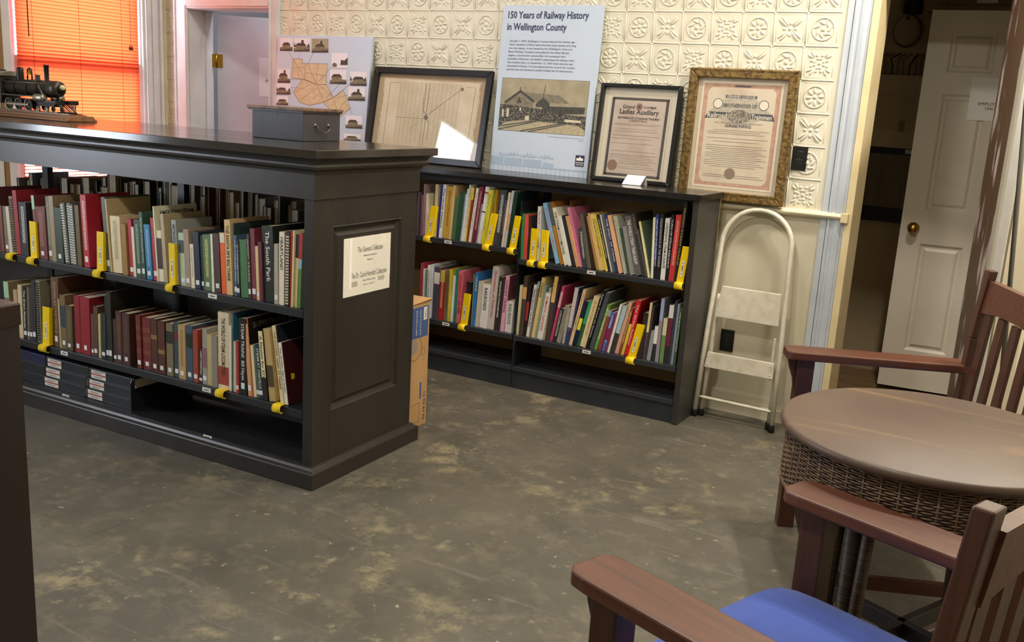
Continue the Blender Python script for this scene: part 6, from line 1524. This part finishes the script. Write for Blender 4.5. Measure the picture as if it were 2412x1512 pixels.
for a in LEGA:
    cx_, cy_ = 0.262 * math.cos(a), 0.262 * math.sin(a)
    b = MB(); b.tube([(cx_ * 1.12, cy_ * 1.12, 0.0), (cx_, cy_, 0.25), (cx_ * 1.02, cy_ * 1.02, ZT - 0.03)], 0.022, 12); b.build('leg', WKW, tb)
    ta = a + PI / 2
    for (s_, r_) in ((0.040, 0.015), (-0.040, 0.015)):
        b = MB(); b.tube([(cx_ * 1.14 + s_ * math.cos(ta), cy_ * 1.14 + s_ * math.sin(ta), 0.0), (cx_ + s_ * math.cos(ta), cy_ + s_ * math.sin(ta), ZT - 0.03)], r_, 10); b.build('leg_reed', WKW, tb)
    b = MB(); b.tube([(cx_ * 0.98, cy_ * 0.98, 0.40), (cx_ * 0.45, cy_ * 0.45, ZT - 0.04)], 0.010, 8); b.build('brace', OAKV, tb)
for a in LEGA[:2]:
    b = MB(); c_, s_ = math.cos(a), math.sin(a); px_, py_ = -s_ * 0.011, c_ * 0.011; r_ = 0.262
    b.hexa([(-r_ * c_ + px_, -r_ * s_ + py_, 0.20), (-r_ * c_ - px_, -r_ * s_ - py_, 0.20), (r_ * c_ - px_, r_ * s_ - py_, 0.20), (r_ * c_ + px_, r_ * s_ + py_, 0.20)], [(-r_ * c_ + px_, -r_ * s_ + py_, 0.245), (-r_ * c_ - px_, -r_ * s_ - py_, 0.245), (r_ * c_ - px_, r_ * s_ - py_, 0.245), (r_ * c_ + px_, r_ * s_ + py_, 0.245)]); b.build('cross_stretcher', DARKW, tb, 0.002)
b = MB()
for i in range(4):           # bent reeds knotted together low on the legs
    a0, a1 = LEGA[i], LEGA[(i + 1) % 4] + (2 * PI if i == 3 or LEGA[(i + 1) % 4] < LEGA[i] else 0)
    if i == 1: a1 = LEGA[2] + 2 * PI
    pts = []
    p0 = Vector((0.27 * math.cos(LEGA[i]), 0.27 * math.sin(LEGA[i]), 0.15)); p1 = Vector((0.27 * math.cos(LEGA[(i + 1) % 4]), 0.27 * math.sin(LEGA[(i + 1) % 4]), 0.15))
    for q in range(13):
        f = q / 12; p = p0.lerp(p1, f); s_ = 1 - 0.45 * math.sin(PI * f); pts.append((p.x * s_, p.y * s_, 0.15 - 0.05 * math.sin(PI * f)))
    b.tube(pts, 0.011, 10)
b.build('bent_reed_stretcher', WKW, tb)
for a in LEGA:
    kx, ky = 0.262 * math.cos(a), 0.262 * math.sin(a); b = MB()
    for q in range(7):
        zc = 0.125 + q * 0.009; b.tube([(kx * 1.07 + 0.026 * math.cos(2 * PI * i / 14), ky * 1.07 + 0.026 * math.sin(2 * PI * i / 14), zc + 0.006 * math.sin(2 * PI * i / 14 + q)) for i in range(14)], 0.006, 6, True)
    b.tube([(kx * 0.98, ky * 0.98, 0.15), (kx * 0.86, ky * 0.86, 0.175), (kx * 0.80, ky * 0.80, 0.165)], [0.010, 0.008, 0.006], 8)
    b.build('reed_knot', WKW, tb)

# ================================================================ BANNER, POLE
bn_ = thing('photo_banner', 'narrow brown and white photo banner beside the open closet door', 'banner', (3.888, -0.03, 0.0))
BAN = mat('banner_photo', '54402f', 0.35, col2='b4aaa6', nscale=2.6, stretch=(1, 3.0, 1.2), lo=0.55, hi=0.63)
def bq(f0, f1, z0, z1, th, nm, m):
    p0 = Vector((0.11 * f0, -0.57 * f0, 0)); p1 = Vector((0.11 * f1, -0.57 * f1, 0)); n = Vector((0.57, 0.11, 0)).normalized() * th
    b = MB(); b.hexa([tuple(p0) [:2] + (z0,), tuple(p1)[:2] + (z0,), (p1 + n)[:2] + (z0,) if False else (p1.x + n.x, p1.y + n.y, z0), (p0.x + n.x, p0.y + n.y, z0)], [(p0.x, p0.y, z1), (p1.x, p1.y, z1), (p1.x + n.x, p1.y + n.y, z1), (p0.x + n.x, p0.y + n.y, z1)])
    return b.build(nm, m, bn_)
bq(0.0, 0.86, 0.08, 2.12, 0.004, 'printed_panel', BAN)
bq(0.86, 1.0, 0.06, 2.14, 0.010, 'edge_frame', mat('pale_grey_frame', 'a9a698', 0.4))
bq(0.0, 1.0, 0.0, 0.06, 0.05, 'foot_bar', mat('grey_metal_foot', '6a6a6a', 0.4))
pp = thing('support_pole', 'thin dark grey pole leaning in front of the white door', 'pole', (4.137, -0.30, 0))
MB().tube([(0, 0, 0.004), (-0.157, 0.0, 2.06)], 0.010, 10).build('pole', mat('dark_grey_pole', '5c5c56', 0.4), pp)
MB().lathe([(0.0, 0.0), (0.045, 0.0), (0.045, 0.004), (0.012, 0.008), (0.0, 0.008)], (0, 0, 0), 'z', 20).build('pole_foot', STEELD, pp)

# ================================================================ INSIDE THE CLOSET
EPM = mat('panel_cream_enamel', 'c4b494', 0.5)
ep = thing('electrical_panel', 'cream electrical panel cover on the closet wall', 'electrical panel', (3.10, 1.369, 1.365))
box('panel_box', EPM, ep, -0.02, 0.40, -0.05, 0.0, 0.0, 0.412, 0.003)
box('panel_door', mat('panel_door_enamel', 'bba987', 0.5), ep, -0.01, 0.39, -0.054, -0.05, 0.105, 0.30, 0.001)
box('latch', mat('panel_latch', '8a7c62', 0.5), ep, 0.215, 0.245, -0.060, -0.054, 0.095, 0.155, 0.002)
for (x, z) in ((0.05, 0.385), (0.03, 0.03), (0.36, 0.385), (0.36, 0.03)): MB().lathe([(0, -0.004), (0.006, -0.003), (0.007, 0.0)], (x, -0.05, z), 'y', 10).build('screw', IRON, ep)
sb = thing('switch_cabinet', 'grey brown metal switch cabinet below the electrical panel', 'cabinet', (3.10, 1.369, 1.02))
box('cabinet_box', mat('grey_brown_enamel', '6e6450', 0.5, col2='5f563f', nscale=5, stretch=(4, 1, 0.5)), sb, -0.02, 0.40, -0.06, 0.0, 0.0, 0.31, 0.003)
box('top_trough', BLACKM, sb, -0.02, 0.36, -0.05, 0.0, 0.312, 0.343); box('tag_label', PAPER, sb, 0.27, 0.325, -0.0515, -0.05, 0.316, 0.34)
box('lower_trough', BLACKM, sb, -0.02, 0.40, -0.05, 0.0, -0.085, -0.002)
CBL = mat('cream_cable', '8f8264', 0.5); CBD = mat('dark_cable', '2a251c', 0.5)
cc = thing('cable_coil', 'coil of pale cable hanging on a hook in the closet', 'cable', (3.285, 1.32, 2.02))
for q in range(3): MB().tube([((0.068 + 0.006 * q) * math.cos(2 * PI * i / 30) + 0.004 * q, 0.008 * q - 0.02, (0.082 + 0.004 * q) * math.sin(2 * PI * i / 30) - 0.002 * q) for i in range(30)], 0.0042, 6, True).build('cable_loop', CBL if q != 1 else CBD, cc)
MB().tube([(0, 0.05, 0.105), (0, -0.03, 0.10), (0, -0.035, 0.07), (0, -0.01, 0.065)], 0.007, 8).build('hook', STEELD, cc)
hh = thing('dark_conduit_box', 'black ribbed conduit fitting above the cable coil', 'fitting', (3.305, 1.30, 2.11))
b = MB(); b.lathe([(0.0, 0.0), (0.05, 0.0), (0.055, 0.012), (0.05, 0.02), (0.055, 0.032), (0.05, 0.045), (0.05, 0.2), (0.0, 0.2)], (0, 0, 0), 'z', 12); b.build('fitting_body', BLACKM, hh)
b = MB(); b.tube([(0, 0, 0.2), (0, 0.03, 0.3), (0, 0.069, 0.38)], 0.02, 10); b.build('conduit', BLACKM, hh)
wr = thing('wire_bundle', 'row of thin wires entering the top of the electrical panel', 'wires', (3.10, 1.35, 1.777))
random.seed(9)
for q in range(11):
    x = 0.04 + 0.031 * q; MB().tube([(x, -0.012, 0.0), (x + random.uniform(-.006, .006), -0.02, 0.05), (x + random.uniform(-.02, .02), 0.0, 0.085 + random.uniform(0, .02)), (x + 0.03, 0.014, 0.12)], 0.0045, 6).build('wire', CBL if q % 3 else CBD, wr)
sh_ = thing('closet_shelf_box', 'pale storage box with a label high in the closet', 'box', (3.50, 1.369, 2.13))
b = MB(); b.box(0.0, 0.36, -0.22, 0.0, 0.0, 0.2); b.build('box_body', mat('brown_storage_box', '7c6e54', 0.6), sh_, 0.003)
box('label', PAPER, sh_, 0.14, 0.24, -0.2215, -0.22, 0.02, 0.09)
ss = struct(box('wall_closet_shelf', WOODTAN, None, 3.4, 4.28, 1.10, 1.37, 2.105, 2.128))
